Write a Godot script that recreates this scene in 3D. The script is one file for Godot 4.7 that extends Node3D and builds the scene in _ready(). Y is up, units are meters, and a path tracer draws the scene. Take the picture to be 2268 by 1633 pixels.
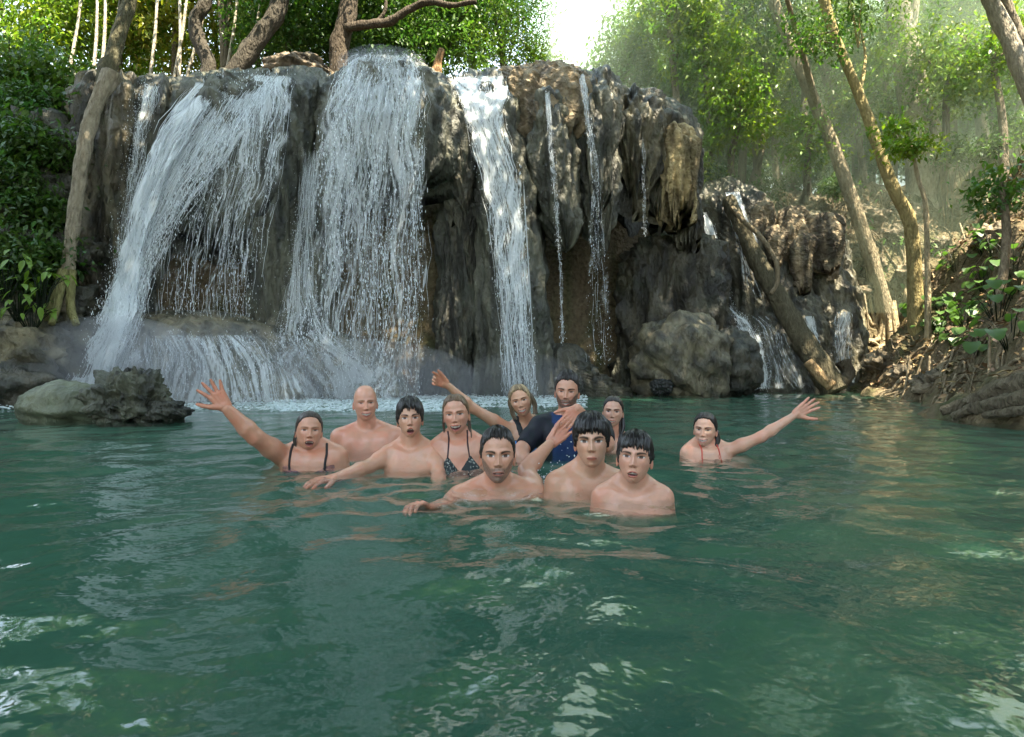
extends Node3D
# A group of bathers in a green forest pool below a broad travertine waterfall.

const F := 1414.3            # focal length in the units of the layout grid below
const EYE := 0.55            # height of the camera above the water
var rng := RandomNumberGenerator.new()
var counts := {}
var M := {}
var noise_a := FastNoiseLite.new()
var noise_b := FastNoiseLite.new()
var noise_c := FastNoiseLite.new()


# ------------------------------------------------------------------ helpers
func P(u: float, v: float, d: float) -> Vector3:
	return Vector3((u - 1134.0) / F * d, EYE - (v - 816.5) / F * d, -d)


func numbered(called: String) -> String:
	var n: int = counts.get(called, 0)
	counts[called] = n + 1
	return called if n == 0 else "%s_%03d" % [called, n]


func tag(o: Node, label := "", category := "", group := "", kind := "") -> Node:
	if label: o.set_meta("label", label)
	if category: o.set_meta("category", category)
	if group: o.set_meta("group", group)
	if kind: o.set_meta("kind", kind)
	return o


func thing(called: String, at: Vector3, label: String, category: String, group := "") -> Node3D:
	var o := Node3D.new()
	o.name = numbered(called)
	add_child(o)
	o.position = at
	tag(o, label, category, group)
	return o


func put(mesh: Mesh, called: String, mat: Material, parent: Node) -> MeshInstance3D:
	var o := MeshInstance3D.new()
	o.name = numbered(called) if parent == self else called
	o.mesh = mesh
	o.material_override = mat
	parent.add_child(o, true)
	return o


func lin(r: float, g: float, b: float, a := 1.0) -> Color:
	return Color(r, g, b, a).linear_to_srgb()


func mesh_of(v: PackedVector3Array, idx: PackedInt32Array, col := PackedColorArray(), flip := false) -> ArrayMesh:
	var n := PackedVector3Array()
	n.resize(v.size())
	for i in range(0, idx.size(), 3):
		var a := idx[i]
		var b := idx[i + 1]
		var c := idx[i + 2]
		var f := (v[c] - v[a]).cross(v[b] - v[a])
		n[a] += f
		n[b] += f
		n[c] += f
	for i in n.size():
		n[i] = n[i].normalized()
	var arr := []
	arr.resize(Mesh.ARRAY_MAX)
	arr[Mesh.ARRAY_VERTEX] = v
	arr[Mesh.ARRAY_NORMAL] = n
	arr[Mesh.ARRAY_INDEX] = idx
	if col.size() == v.size():
		arr[Mesh.ARRAY_COLOR] = col
	var m := ArrayMesh.new()
	m.add_surface_from_arrays(Mesh.PRIMITIVE_TRIANGLES, arr)
	return m


# Buffers that several shapes can be gathered in before they become one mesh.
class Buf:
	var v := PackedVector3Array()
	var i := PackedInt32Array()
	var c := PackedColorArray()


func mesh_buf(b: Buf) -> ArrayMesh:
	return mesh_of(b.v, b.i, b.c)


func ctrl(pts: Array, t: float) -> Vector3:
	var n := pts.size()
	var x := clampf(t, 0.0, 1.0) * (n - 1)
	var k := mini(int(x), n - 2)
	var f := x - k
	var p0: Vector3 = pts[maxi(k - 1, 0)]
	var p1: Vector3 = pts[k]
	var p2: Vector3 = pts[k + 1]
	var p3: Vector3 = pts[mini(k + 2, n - 1)]
	return p1.cubic_interpolate(p2, p0, p3, f)


func tube(b: Buf, pts: Array, r0: float, r1: float, sides := 8, segs := 10, wob := 0.0, col := Color(1, 1, 1), flare := 0.0) -> void:
	var base := b.v.size()
	var up := Vector3(0.31, 0.2, 0.93).normalized()
	for k in segs + 1:
		var t := float(k) / segs
		var p := ctrl(pts, t)
		var d := (ctrl(pts, minf(t + 0.02, 1.0)) - ctrl(pts, maxf(t - 0.02, 0.0))).normalized()
		var x := d.cross(up).normalized()
		var y := x.cross(d)
		var r := lerpf(r0, r1, t) * (1.0 + flare * exp(-t * 14.0))
		for s in sides:
			var a := TAU * s / sides
			var rr := r
			if wob > 0.0:
				rr *= 1.0 + wob * noise_a.get_noise_3d(p.x * 3.0 + cos(a) * 1.6, p.y * 2.0, p.z * 3.0 + sin(a) * 1.6) * 1.6
			b.v.append(p + (x * cos(a) + y * sin(a)) * rr)
			b.c.append(col)
	for k in segs:
		for s in sides:
			var q := base + k * sides + s
			var q2 := base + k * sides + (s + 1) % sides
			b.i.append_array([q, q2, q + sides, q2, q2 + sides, q + sides])
	for e in 2:
		var ring := base + (segs * sides if e == 1 else 0)
		var c := b.v.size()
		b.v.append(ctrl(pts, float(e)))
		b.c.append(col)
		for s in sides:
			if e == 1: b.i.append_array([c, ring + s, ring + (s + 1) % sides])
			else: b.i.append_array([c, ring + (s + 1) % sides, ring + s])


func noise_tex(freq: float, colors: Array, offs: Array, octaves := 5, kind := FastNoiseLite.TYPE_SIMPLEX_SMOOTH, size := 512, sd := 1) -> NoiseTexture2D:
	var n := FastNoiseLite.new()
	n.noise_type = kind
	n.seed = sd
	n.frequency = freq
	n.fractal_octaves = octaves
	var t := NoiseTexture2D.new()
	t.width = size
	t.height = size
	t.seamless = true
	t.noise = n
	if colors.size():
		var g := Gradient.new()
		g.offsets = PackedFloat32Array(offs)
		var pc := PackedColorArray()
		for c in colors: pc.append(c)
		g.colors = pc
		t.color_ramp = g
	return t


func mat(called: String, c: Color, rough: float, spec := 0.5) -> StandardMaterial3D:
	var m := StandardMaterial3D.new()
	m.resource_name = called
	m.albedo_color = c
	m.roughness = rough
	m.metallic_specular = spec
	M[called] = m
	return m


func materials() -> void:
	# white-based grain maps: they only vary a thing's own colour
	var grain := noise_tex(0.012, [lin(0.42, 0.40, 0.38), lin(0.8, 0.78, 0.74), lin(1.0, 0.98, 0.94), lin(1.25, 1.2, 1.1)], [0.0, 0.42, 0.6, 1.0], 6, FastNoiseLite.TYPE_SIMPLEX_SMOOTH, 1024, 3)
	var relief := noise_tex(0.018, [], [], 6, FastNoiseLite.TYPE_SIMPLEX_SMOOTH, 1024, 5)
	var knobs := noise_tex(0.035, [], [], 3, FastNoiseLite.TYPE_CELLULAR, 512, 8)
	var soil := noise_tex(0.02, [lin(0.35, 0.33, 0.3), lin(0.85, 0.8, 0.74), lin(1.0, 0.95, 0.86), lin(1.6, 1.4, 1.1)], [0.0, 0.4, 0.62, 1.0], 6, FastNoiseLite.TYPE_SIMPLEX_SMOOTH, 1024, 11)
	for d in [["rock_wet", 0.58, grain, relief, 0.36, 6.0, 0.5], ["rock_dry", 0.8, grain, knobs, 0.45, 9.0, 0.4], ["soil", 0.95, soil, relief, 0.35, 10.0, 0.3], ["bark", 0.85, grain, relief, 2.2, 5.0, 0.3]]:
		var m := mat(d[0], Color.WHITE, d[1], d[6])
		m.vertex_color_use_as_albedo = true
		m.albedo_texture = d[2]
		m.uv1_triplanar = true
		m.uv1_world_triplanar = true
		m.uv1_scale = Vector3.ONE * d[4]
		m.heightmap_enabled = true
		m.heightmap_texture = d[3]
		m.heightmap_scale = d[5]
	# crisp ridges and cracks in the flowstone
	var rn := noise_tex(0.016, [], [], 5, FastNoiseLite.TYPE_SIMPLEX_SMOOTH, 1024, 51)
	(rn.noise as FastNoiseLite).fractal_type = FastNoiseLite.FRACTAL_RIDGED
	rn.as_normal_map = true
	rn.bump_strength = 9.0
	for k in ["rock_wet", "rock_dry", "bark"]:
		(M[k] as StandardMaterial3D).normal_enabled = true
		(M[k] as StandardMaterial3D).normal_texture = rn
		(M[k] as StandardMaterial3D).normal_scale = 0.8
	(M.rock_wet as StandardMaterial3D).albedo_color = Color(0.86, 0.90, 0.88)
	(M.rock_wet as StandardMaterial3D).uv1_scale = Vector3(0.5, 0.24, 0.5)
	var sm := (M.rock_wet as StandardMaterial3D).duplicate()
	sm.heightmap_scale = 3.0
	M.rock_smooth = sm
	(M.bark as StandardMaterial3D).uv1_scale = Vector3(1.3, 0.35, 1.3)
	# pool: turbid green water
	var w := mat("pool_water", Color(0, 0, 0), 0.03, 0.5)
	var wc := lin(0.06, 0.16, 0.10)
	w.albedo_color = Color(wc.r, wc.g, wc.b, 0.05)
	w.transparency = BaseMaterial3D.TRANSPARENCY_ALPHA
	w.normal_enabled = true
	var wn := noise_tex(0.03, [], [], 3, FastNoiseLite.TYPE_SIMPLEX_SMOOTH, 512, 21)
	wn.as_normal_map = true
	wn.bump_strength = 3.0
	w.normal_texture = wn
	w.normal_scale = 0.3
	w.uv1_triplanar = true
	w.uv1_world_triplanar = true
	w.uv1_scale = Vector3.ONE * 0.9
	# falling water
	var fw := mat("falling_water", lin(0.86, 0.89, 0.90), 0.3, 0.5)
	fw.backlight_enabled = true
	fw.backlight = lin(0.6, 0.65, 0.68)
	var vf := mat("water_film", lin(0.86, 0.90, 0.91), 0.32, 0.5)
	vf.vertex_color_use_as_albedo = true
	vf.transparency = BaseMaterial3D.TRANSPARENCY_ALPHA
	vf.backlight_enabled = true
	vf.backlight = lin(0.6, 0.65, 0.66)
	var fo := mat("foam_water", lin(0.78, 0.86, 0.86), 0.4, 0.5)
	fo.backlight_enabled = true
	fo.backlight = lin(0.5, 0.55, 0.55)
	# leaves
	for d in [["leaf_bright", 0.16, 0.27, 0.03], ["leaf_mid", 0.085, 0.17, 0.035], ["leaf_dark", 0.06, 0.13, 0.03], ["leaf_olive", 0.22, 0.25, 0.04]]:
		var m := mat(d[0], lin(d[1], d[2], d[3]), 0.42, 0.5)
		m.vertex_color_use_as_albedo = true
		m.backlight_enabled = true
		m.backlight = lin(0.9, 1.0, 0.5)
	var dl := mat("dry_leaf", lin(0.22, 0.155, 0.085), 0.7, 0.3)
	dl.vertex_color_use_as_albedo = true
	# people
	var sk := mat("skin", Color.WHITE, 0.5, 0.45)
	sk.vertex_color_use_as_albedo = true
	sk.clearcoat_enabled = true
	sk.clearcoat = 0.4
	sk.clearcoat_roughness = 0.15
	var pores := noise_tex(0.05, [], [], 4, FastNoiseLite.TYPE_SIMPLEX_SMOOTH, 512, 41)
	sk.uv1_triplanar = true
	sk.uv1_world_triplanar = true
	sk.uv1_scale = Vector3.ONE * 3.0
	sk.heightmap_enabled = true
	sk.heightmap_texture = pores
	sk.heightmap_scale = 0.08
	sk.subsurf_scatter_enabled = true
	sk.subsurf_scatter_strength = 0.12
	var hr := mat("hair", Color.WHITE, 0.38, 0.5)
	hr.vertex_color_use_as_albedo = true
	var cl := mat("cloth", Color.WHITE, 0.6, 0.4)
	cl.vertex_color_use_as_albedo = true
	var fl := mat("floral_cloth", Color.WHITE, 0.6, 0.4)
	fl.albedo_texture = floral()
	fl.uv1_triplanar = true
	fl.uv1_world_triplanar = true
	fl.uv1_scale = Vector3.ONE * 7.0


func floral() -> ImageTexture:
	var im := Image.create(256, 256, false, Image.FORMAT_RGB8)
	im.fill(lin(0.012, 0.018, 0.02))
	var r := RandomNumberGenerator.new()
	r.seed = 5
	for k in 46:
		var c := Vector2(r.randf_range(8, 248), r.randf_range(8, 248))
		var s := r.randf_range(5.0, 9.0)
		var turn := r.randf() * TAU
		for y in range(-11, 12):
			for x in range(-11, 12):
				var p := Vector2(x, y)
				var petal := s * (0.62 + 0.38 * cos(5.0 * (p.angle() + turn)))
				if p.length() < petal:
					var q := c + p
					if q.x >= 0 and q.y >= 0 and q.x < 256 and q.y < 256:
						im.set_pixel(int(q.x), int(q.y), lin(0.55, 0.42, 0.1) if p.length() < 1.8 else lin(0.62, 0.66, 0.62))
	return ImageTexture.create_from_image(im)


func _ready() -> void:
	rng.seed = 7
	noise_a.seed = 3
	noise_a.frequency = 1.0
	noise_a.fractal_octaves = 3
	noise_b.seed = 17
	noise_b.frequency = 1.0
	noise_b.fractal_octaves = 1
	noise_c.seed = 29
	noise_c.frequency = 1.0
	noise_c.fractal_octaves = 4
	# camera
	var cam := Camera3D.new()
	cam.name = "camera"
	cam.position = Vector3(0, EYE, 0)
	cam.fov = 60.0
	cam.near = 0.05
	cam.far = 400.0
	cam.current = true
	add_child(cam)
	# sky
	var sky_m := ProceduralSkyMaterial.new()
	sky_m.sky_top_color = Color(0.74, 0.83, 0.93)
	sky_m.sky_horizon_color = Color(0.97, 0.97, 0.95)
	sky_m.sky_curve = 0.2
	sky_m.ground_bottom_color = Color(0.2, 0.22, 0.16)
	sky_m.ground_horizon_color = Color(0.5, 0.55, 0.45)
	var sky := Sky.new()
	sky.sky_material = sky_m
	var env := Environment.new()
	env.background_mode = Environment.BG_SKY
	env.sky = sky
	env.background_energy_multiplier = 1.0
	env.tonemap_mode = Environment.TONE_MAPPER_LINEAR
	env.tonemap_exposure = 6.5
	env.sdfgi_enabled = true
	env.ssao_enabled = true
	env.ssil_enabled = true
	env.volumetric_fog_enabled = true
	env.volumetric_fog_density = 0.0
	var we := WorldEnvironment.new()
	we.name = "environment"
	we.environment = env
	add_child(we)
	# sun, high over the right bank
	var sun := DirectionalLight3D.new()
	sun.name = "sun"
	add_child(sun)
	sun.look_at_from_position(SUN * 50.0, Vector3.ZERO, Vector3.UP)
	sun.light_energy = 1.6
	sun.light_color = Color(1.0, 0.95, 0.85)
	sun.light_angular_distance = 0.5
	sun.shadow_enabled = true

	materials()
	build_ground()
	build_water()
	build_cliff()
	build_falls()
	build_logs()
	build_banks()
	build_trees()
	build_people()
	ordinals()
	rebase()


const SUN := Vector3(0.32, 0.86, 0.34)


const ORDER := ["first", "second", "third", "fourth", "fifth", "sixth", "seventh", "eighth", "ninth", "tenth", "eleventh", "twelfth", "thirteenth", "fourteenth", "fifteenth", "sixteenth", "seventeenth", "eighteenth"]
const COUNTED := ["dark evergreens behind the rim", "pale stalks above the left end of the cliff", "vines on the right bank", "rocks in the right bank", "heart-leaved plants on the right bank", "narrow-leaved plants on the right bank", "broad-leaved plants on the left bank", "shrubs on the left bank", "slender trees behind the right bank", "bushes on the crest of the right bank", "ledge rocks of the left bank", "exposed roots on the right bank"]


func middle(o: Node) -> Vector3:
	var box := AABB()
	var any := false
	for c in ([o] + o.get_children()):
		if c is MeshInstance3D:
			var a: AABB = (c.transform if c != o else Transform3D()) * c.mesh.get_aabb()
			box = box.merge(a) if any else a
			any = true
	return o.position + box.get_center()


func ordinals() -> void:
	# look-alikes in a row are told apart by counting from the left
	for g in COUNTED:
		var row := []
		for o in get_children():
			if o.get_meta("group", "") == g: row.append(o)
		row.sort_custom(func(a, b): return middle(a).x / -middle(a).z < middle(b).x / -middle(b).z)
		for k in row.size():
			row[k].set_meta("label", "%s, %s from left" % [row[k].get_meta("label"), ORDER[mini(k, ORDER.size() - 1)]])


func rebase() -> void:
	# a thing built in place gets its origin at its own base
	for o in get_children():
		if o.get_class() != "Node3D" or o.position != Vector3.ZERO: continue
		var box := AABB()
		var any := false
		for c in o.get_children():
			if c is MeshInstance3D:
				var a: AABB = c.transform * c.mesh.get_aabb()
				box = box.merge(a) if any else a
				any = true
		if not any: continue
		var base := Vector3(box.get_center().x, box.position.y, box.get_center().z)
		o.position = base
		for c in o.get_children(): c.position -= base


# ------------------------------------------------------------------ ground
func lerp_table(tab: Array, x: float) -> float:
	if x <= tab[0][0]: return tab[0][1]
	for k in tab.size() - 1:
		if x <= tab[k + 1][0]:
			return lerpf(tab[k][1], tab[k + 1][1], smoothstep(tab[k][0], tab[k + 1][0], x))
	return tab[-1][1]


const SHORE_RIGHT := [[-17.0, 8.4], [-15.0, 8.0], [-11.4, 7.3], [-9.2, 6.1], [-7.6, 5.2], [-6.2, 5.0], [-3.0, 5.3], [4.0, 6.0]]
const RISE_RIGHT := [[-1.6, -1.35], [-0.7, -0.5], [0.0, -0.02], [0.35, 0.25], [1.2, 1.1], [3.0, 3.4], [5.2, 6.2], [7.5, 7.8], [14.0, 10.0], [60.0, 16.0]]
const RISE_BACK := [[-0.8, -1.35], [0.0, -0.3], [0.5, 1.2], [1.4, 4.3], [2.2, 5.5], [3.4, 5.9], [9.0, 6.0], [30.0, 9.0], [90.0, 24.0]]
const RISE_LEFT := [[-1.2, -1.35], [-0.2, -0.25], [0.2, 0.15], [0.9, 0.8], [2.0, 3.4], [3.0, 5.4], [4.0, 5.9], [12.0, 7.5], [60.0, 16.0]]


func back_edge(x: float) -> float:
	# z at which the rock wall behind the falls starts to rise
	return lerp_table([[-30.0, -10.2], [-7.6, -10.4], [-6.0, -11.8], [-2.0, -12.8], [1.0, -14.2], [4.5, -15.4], [7.0, -16.6], [12.0, -16.0], [40.0, -14.0]], x)


func ground_y(x: float, z: float) -> float:
	var h := lerp_table(RISE_RIGHT, x - lerp_table(SHORE_RIGHT, z))
	h = maxf(h, lerp_table(RISE_BACK, back_edge(x) - z))
	h = maxf(h, lerp_table(RISE_LEFT, -9.4 - x))
	if x < -5.6:
		h = maxf(h, lerp_table(RISE_LEFT, (-10.2 - z) * smoothstep(-5.6, -6.6, x)))
	h = maxf(h, lerp_table([[0.0, -1.35], [2.0, -0.5], [4.0, 0.4], [8.0, 1.2], [60.0, 6.0]], z - 3.0))
	var rough := clampf((h + 1.0) * 0.8, 0.25, 1.0)
	h += (noise_c.get_noise_2d(x * 0.55, z * 0.55) * 0.75 + noise_a.get_noise_2d(x * 2.1, z * 2.1) * 0.16) * rough
	return h


func axis(from: float, to: float, mid: float, fine: float, grow: float) -> PackedFloat32Array:
	# spacing is fine near mid and widens away from it
	var left := []
	var x := mid
	var s := fine
	while x > from:
		x -= s
		left.append(x)
		s = fine * (1.0 + absf(x - mid) * grow)
	left.reverse()
	var out := PackedFloat32Array(left)
	x = mid
	s = fine
	while x < to:
		out.append(x)
		x += s
		s = fine * (1.0 + absf(x - mid) * grow)
	out.append(to)
	return out


func sheet(xs: PackedFloat32Array, zs: PackedFloat32Array, height: Callable, tint = null) -> ArrayMesh:
	var v := PackedVector3Array()
	var c := PackedColorArray()
	var idx := PackedInt32Array()
	var n := xs.size()
	for z in zs:
		for x in xs:
			var y: float = height.call(x, z)
			v.append(Vector3(x, y, z))
			if tint != null: c.append(tint.call(x, y, z))
	for j in zs.size() - 1:
		for i in n - 1:
			var q := j * n + i
			idx.append_array([q, q + 1, q + n, q + 1, q + n + 1, q + n])
	return mesh_of(v, idx, c)


func soil_tint(x: float, y: float, z: float) -> Color:
	var a := noise_c.get_noise_3d(x * 0.8, y * 0.8, z * 0.8) * 0.5 + 0.5
	var b := noise_a.get_noise_3d(x * 3.0 + 9.0, y * 3.0, z * 3.0) * 0.5 + 0.5
	var brown := Color(0.085, 0.07, 0.048).lerp(Color(0.20, 0.158, 0.10), a)
	var moss := Color(0.05, 0.075, 0.025)
	return brown.lerp(moss, clampf((b - 0.52) * 3.0, 0.0, 0.75))


func build_ground() -> void:
	var o := put(sheet(axis(-60, 60, 3.0, 0.16, 0.07), axis(-80, 14, -11.0, 0.16, 0.07), ground_y, soil_tint), "ground", M.soil, self)
	tag(o, "brown forest soil of the banks and the bed of the pool", "ground", "", "structure")


# ------------------------------------------------------------------ pool
func wave(x: float, z: float) -> float:
	var wx := x + 0.12 * noise_b.get_noise_2d(x * 0.9 + 5.0, z * 0.9)
	var wz := z + 0.12 * noise_b.get_noise_2d(x * 0.9, z * 0.9 + 7.0)
	var calm := smoothstep(-0.45, 0.5, noise_b.get_noise_2d(x * 0.25 + 3.0, z * 0.25))
	var h := 0.013 * noise_b.get_noise_2d(wx * 1.0, wz * 1.35)
	h += 0.0065 * noise_b.get_noise_2d(wx * 2.6 + 11.0, wz * 3.4)
	h += 0.0055 * noise_b.get_noise_2d(wx * 1.9 + 31.0, wz * 1.9 + 17.0)
	# rounded lens-like swells near the right shore and in the foreground
	h += 0.0052 * smoothstep(-0.15, 0.45, noise_b.get_noise_2d(x * 0.45 + 8.0, z * 0.45) + 0.12 * x) * noise_b.get_noise_2d(wx * 3.3 + 5.0, wz * 3.3)
	h += (0.0010 + 0.0026 * calm) * noise_b.get_noise_2d(wx * 6.0, wz * 8.5 + 4.0)
	h += (0.0002 + 0.0011 * calm) * noise_b.get_noise_2d(wx * 15.0 + 2.0, wz * 21.0)
	# rings pushed out by the bathers and by the falls
	for c in RINGS:
		var r := Vector2(x - c.x, z - c.y).length()
		if r < 1.2:
			h += 0.010 * sin(r * 34.0 + c.x * 9.0) * exp(-r * 3.2)
	var near := smoothstep(-7.0, -12.0, z)
	if near > 0.0:
		h += near * 0.02 * noise_b.get_noise_2d(x * 3.0, z * 4.0)
	return h


const RINGS := [Vector2(-1.19, -3.75), Vector2(-0.96, -4.2), Vector2(-0.57, -3.6), Vector2(-0.33, -3.7), Vector2(-0.07, -2.95), Vector2(0.37, -2.95), Vector2(0.51, -2.65), Vector2(1.24, -4.1), Vector2(-0.4, -2.7)]


func build_water() -> void:
	var o := put(sheet(axis(-12, 10, 0.0, 0.017, 0.55), axis(-18, 6, -0.9, 0.0125, 0.85), wave), "pool_water", M.pool_water, self)
	tag(o, "rippling turbid green water filling the pool", "water", "", "structure")
	# silt that clouds the water below the surface
	var silt := FogVolume.new()
	silt.name = "silt"
	silt.shape = RenderingServer.FOG_VOLUME_SHAPE_BOX
	silt.size = Vector3(23.0, 1.30, 24.0)
	silt.position = Vector3(-1.0, -0.69, -6.0)
	var fm := FogMaterial.new()
	fm.albedo = lin(0.135, 0.38, 0.23)
	fm.density = 12.0
	silt.material = fm
	o.add_child(silt)
	tag(silt, "", "", "", "stuff")


# ------------------------------------------------------------------ rock
# A lobe of flowstone: rows of [v, left u, right u, depth of its face, half thickness] from top to bottom.
func lobe(parent: Node, called: String, rows: Array, opt := {}) -> MeshInstance3D:
	var around: int = opt.get("around", 84)
	var high: int = opt.get("high", 90)
	var rag: float = opt.get("rag", 0.0)
	var flute: float = opt.get("flute", 0.13)
	var bump: float = opt.get("bump", 0.06)
	var roundt: float = opt.get("round_top", 0.12)
	var roundb: float = opt.get("round_bottom", 0.06)
	var c1: Color = opt.get("c1", Color(0.125, 0.105, 0.08))
	var c2: Color = opt.get("c2", Color(0.055, 0.052, 0.045))
	var moss: float = opt.get("moss", 0.3)
	var sd: float = opt.get("seed", 1.0) * 13.7
	var top: Array = rows[0]
	var bot: Array = rows[-1]
	var b := Buf.new()
	var n := rows.size()
	for j in high + 1:
		var t := float(j) / high
		# look the row up by height
		var vv: float = lerpf(top[0], bot[0], t)
		var k := 0
		while k < n - 2 and rows[k + 1][0] < vv: k += 1
		var r0: Array = rows[k]
		var r1: Array = rows[k + 1]
		var f := clampf((vv - r0[0]) / maxf(r1[0] - r0[0], 0.01), 0.0, 1.0)
		var rp: Array = rows[maxi(k - 1, 0)]
		var rn: Array = rows[mini(k + 2, n - 1)]
		var q := []
		for m in range(1, 5):
			q.append(cubic_interpolate(r0[m], r1[m], rp[m], rn[m], f))
		var s := 1.0
		if t < roundt: s = sqrt(maxf(0.0, 1.0 - pow(1.0 - t / roundt, 2.0)))
		if t > 1.0 - roundb: s *= sqrt(maxf(0.0, 1.0 - pow((t - 1.0 + roundb) / roundb, 2.0)))
		var th: float = maxf(q[3], 0.05)
		var dc: float = q[2] + th
		var left := P(q[0], vv, dc)
		var right := P(q[1], vv, dc)
		var c := (left + right) * 0.5
		var hw := (right.x - left.x) * 0.5
		for i in around:
			var a := TAU * i / around
			var ca := cos(a)
			var sa := sin(a)
			var y := c.y
			if rag > 0.0:
				var g := noise_a.get_noise_2d(a * 2.3 + sd, sd) * 0.7 + noise_b.get_noise_2d(a * 7.0 + sd, 3.0) * 0.6
				y += rag * g * t * t
			var x0 := c.x + hw * ca
			var z0 := c.z + th * sa
			var fl := 1.2 * noise_a.get_noise_3d(x0 * 2.2 + sd, y * 0.35, z0 * 2.2) + 0.6 * noise_b.get_noise_3d(x0 * 6.5, y * 0.7 + sd, z0 * 6.5) + 0.3 * noise_b.get_noise_3d(x0 * 16.0, y * 1.3 + sd, z0 * 16.0)
			var bp := noise_c.get_noise_3d(x0 * 1.7, y * 1.7 + sd, z0 * 1.7) + 0.24 * noise_c.get_noise_3d(x0 * 6.0, y * 3.0, z0 * 6.0 + sd)
			var off := flute * fl + bump * bp
			var lim := minf(hw, th) * 0.75
			off = clampf(off, -lim, lim) * minf(1.0, s * 1.6)
			b.v.append(Vector3(c.x + (hw * s + off) * ca, y + off * 0.3, c.z + (th * s + off) * sa))
			var st := noise_a.get_noise_3d(x0 * 3.2 + sd, y * 0.5, z0 * 3.2) * 0.5 + 0.5
			var mo := noise_c.get_noise_3d(x0 * 1.1, y * 1.4, z0 * 1.1 + sd) * 0.5 + 0.5
			var col := c2.lerp(c1, smoothstep(0.28, 0.72, st))
			col = col.lerp(Color(0.055, 0.07, 0.035), clampf((mo - 0.5) * 4.0, 0.0, 1.0) * moss)
			b.c.append(col)
	for j in high:
		for i in around:
			var q0 := j * around + i
			var q1 := j * around + (i + 1) % around
			b.i.append_array([q0, q0 + around, q1, q1, q0 + around, q1 + around])
	return put(mesh_buf(b), called, opt.get("mat", M.rock_wet), parent)


func boulder(called: String, at: Vector3, size: Vector3, label: String, opt := {}) -> MeshInstance3D:
	var b := Buf.new()
	var na: int = opt.get("around", 64)
	var nh: int = opt.get("high", 40)
	var rough: float = opt.get("rough", 0.22)
	var fine: float = opt.get("fine", 0.05)
	var sd: float = opt.get("seed", 1.0) * 7.3
	var c1: Color = opt.get("c1", Color(0.12, 0.10, 0.075))
	var c2: Color = opt.get("c2", Color(0.05, 0.048, 0.04))
	for j in nh + 1:
		var th := PI * j / nh
		for i in na:
			var a := TAU * i / na
			var d := Vector3(sin(th) * cos(a), cos(th), sin(th) * sin(a))
			var r := 1.0 + rough * noise_a.get_noise_3d(d.x * 1.3 + sd, d.y * 1.3, d.z * 1.3) * 1.5
			var p := d * size * r
			r = fine * (noise_c.get_noise_3d((p.x + sd) * 5.0, p.y * 5.0, p.z * 5.0) + 0.5 * noise_b.get_noise_3d(p.x * 16.0, p.y * 16.0, p.z * 16.0 + sd))
			p += d * r
			b.v.append(p)
			var st := noise_c.get_noise_3d(p.x * 2.5 + sd, p.y * 2.5, p.z * 2.5) * 0.5 + 0.5
			b.c.append(c2.lerp(c1, smoothstep(0.3, 0.7, st)))
	for j in nh:
		for i in na:
			var q0 := j * na + i
			var q1 := j * na + (i + 1) % na
			b.i.append_array([q0, q0 + na, q1, q1, q0 + na, q1 + na])
	var o := put(mesh_buf(b), called, opt.get("mat", M.rock_wet), self)
	o.position = at
	tag(o, label, opt.get("category", "rock"), opt.get("group", ""))
	return o


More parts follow.
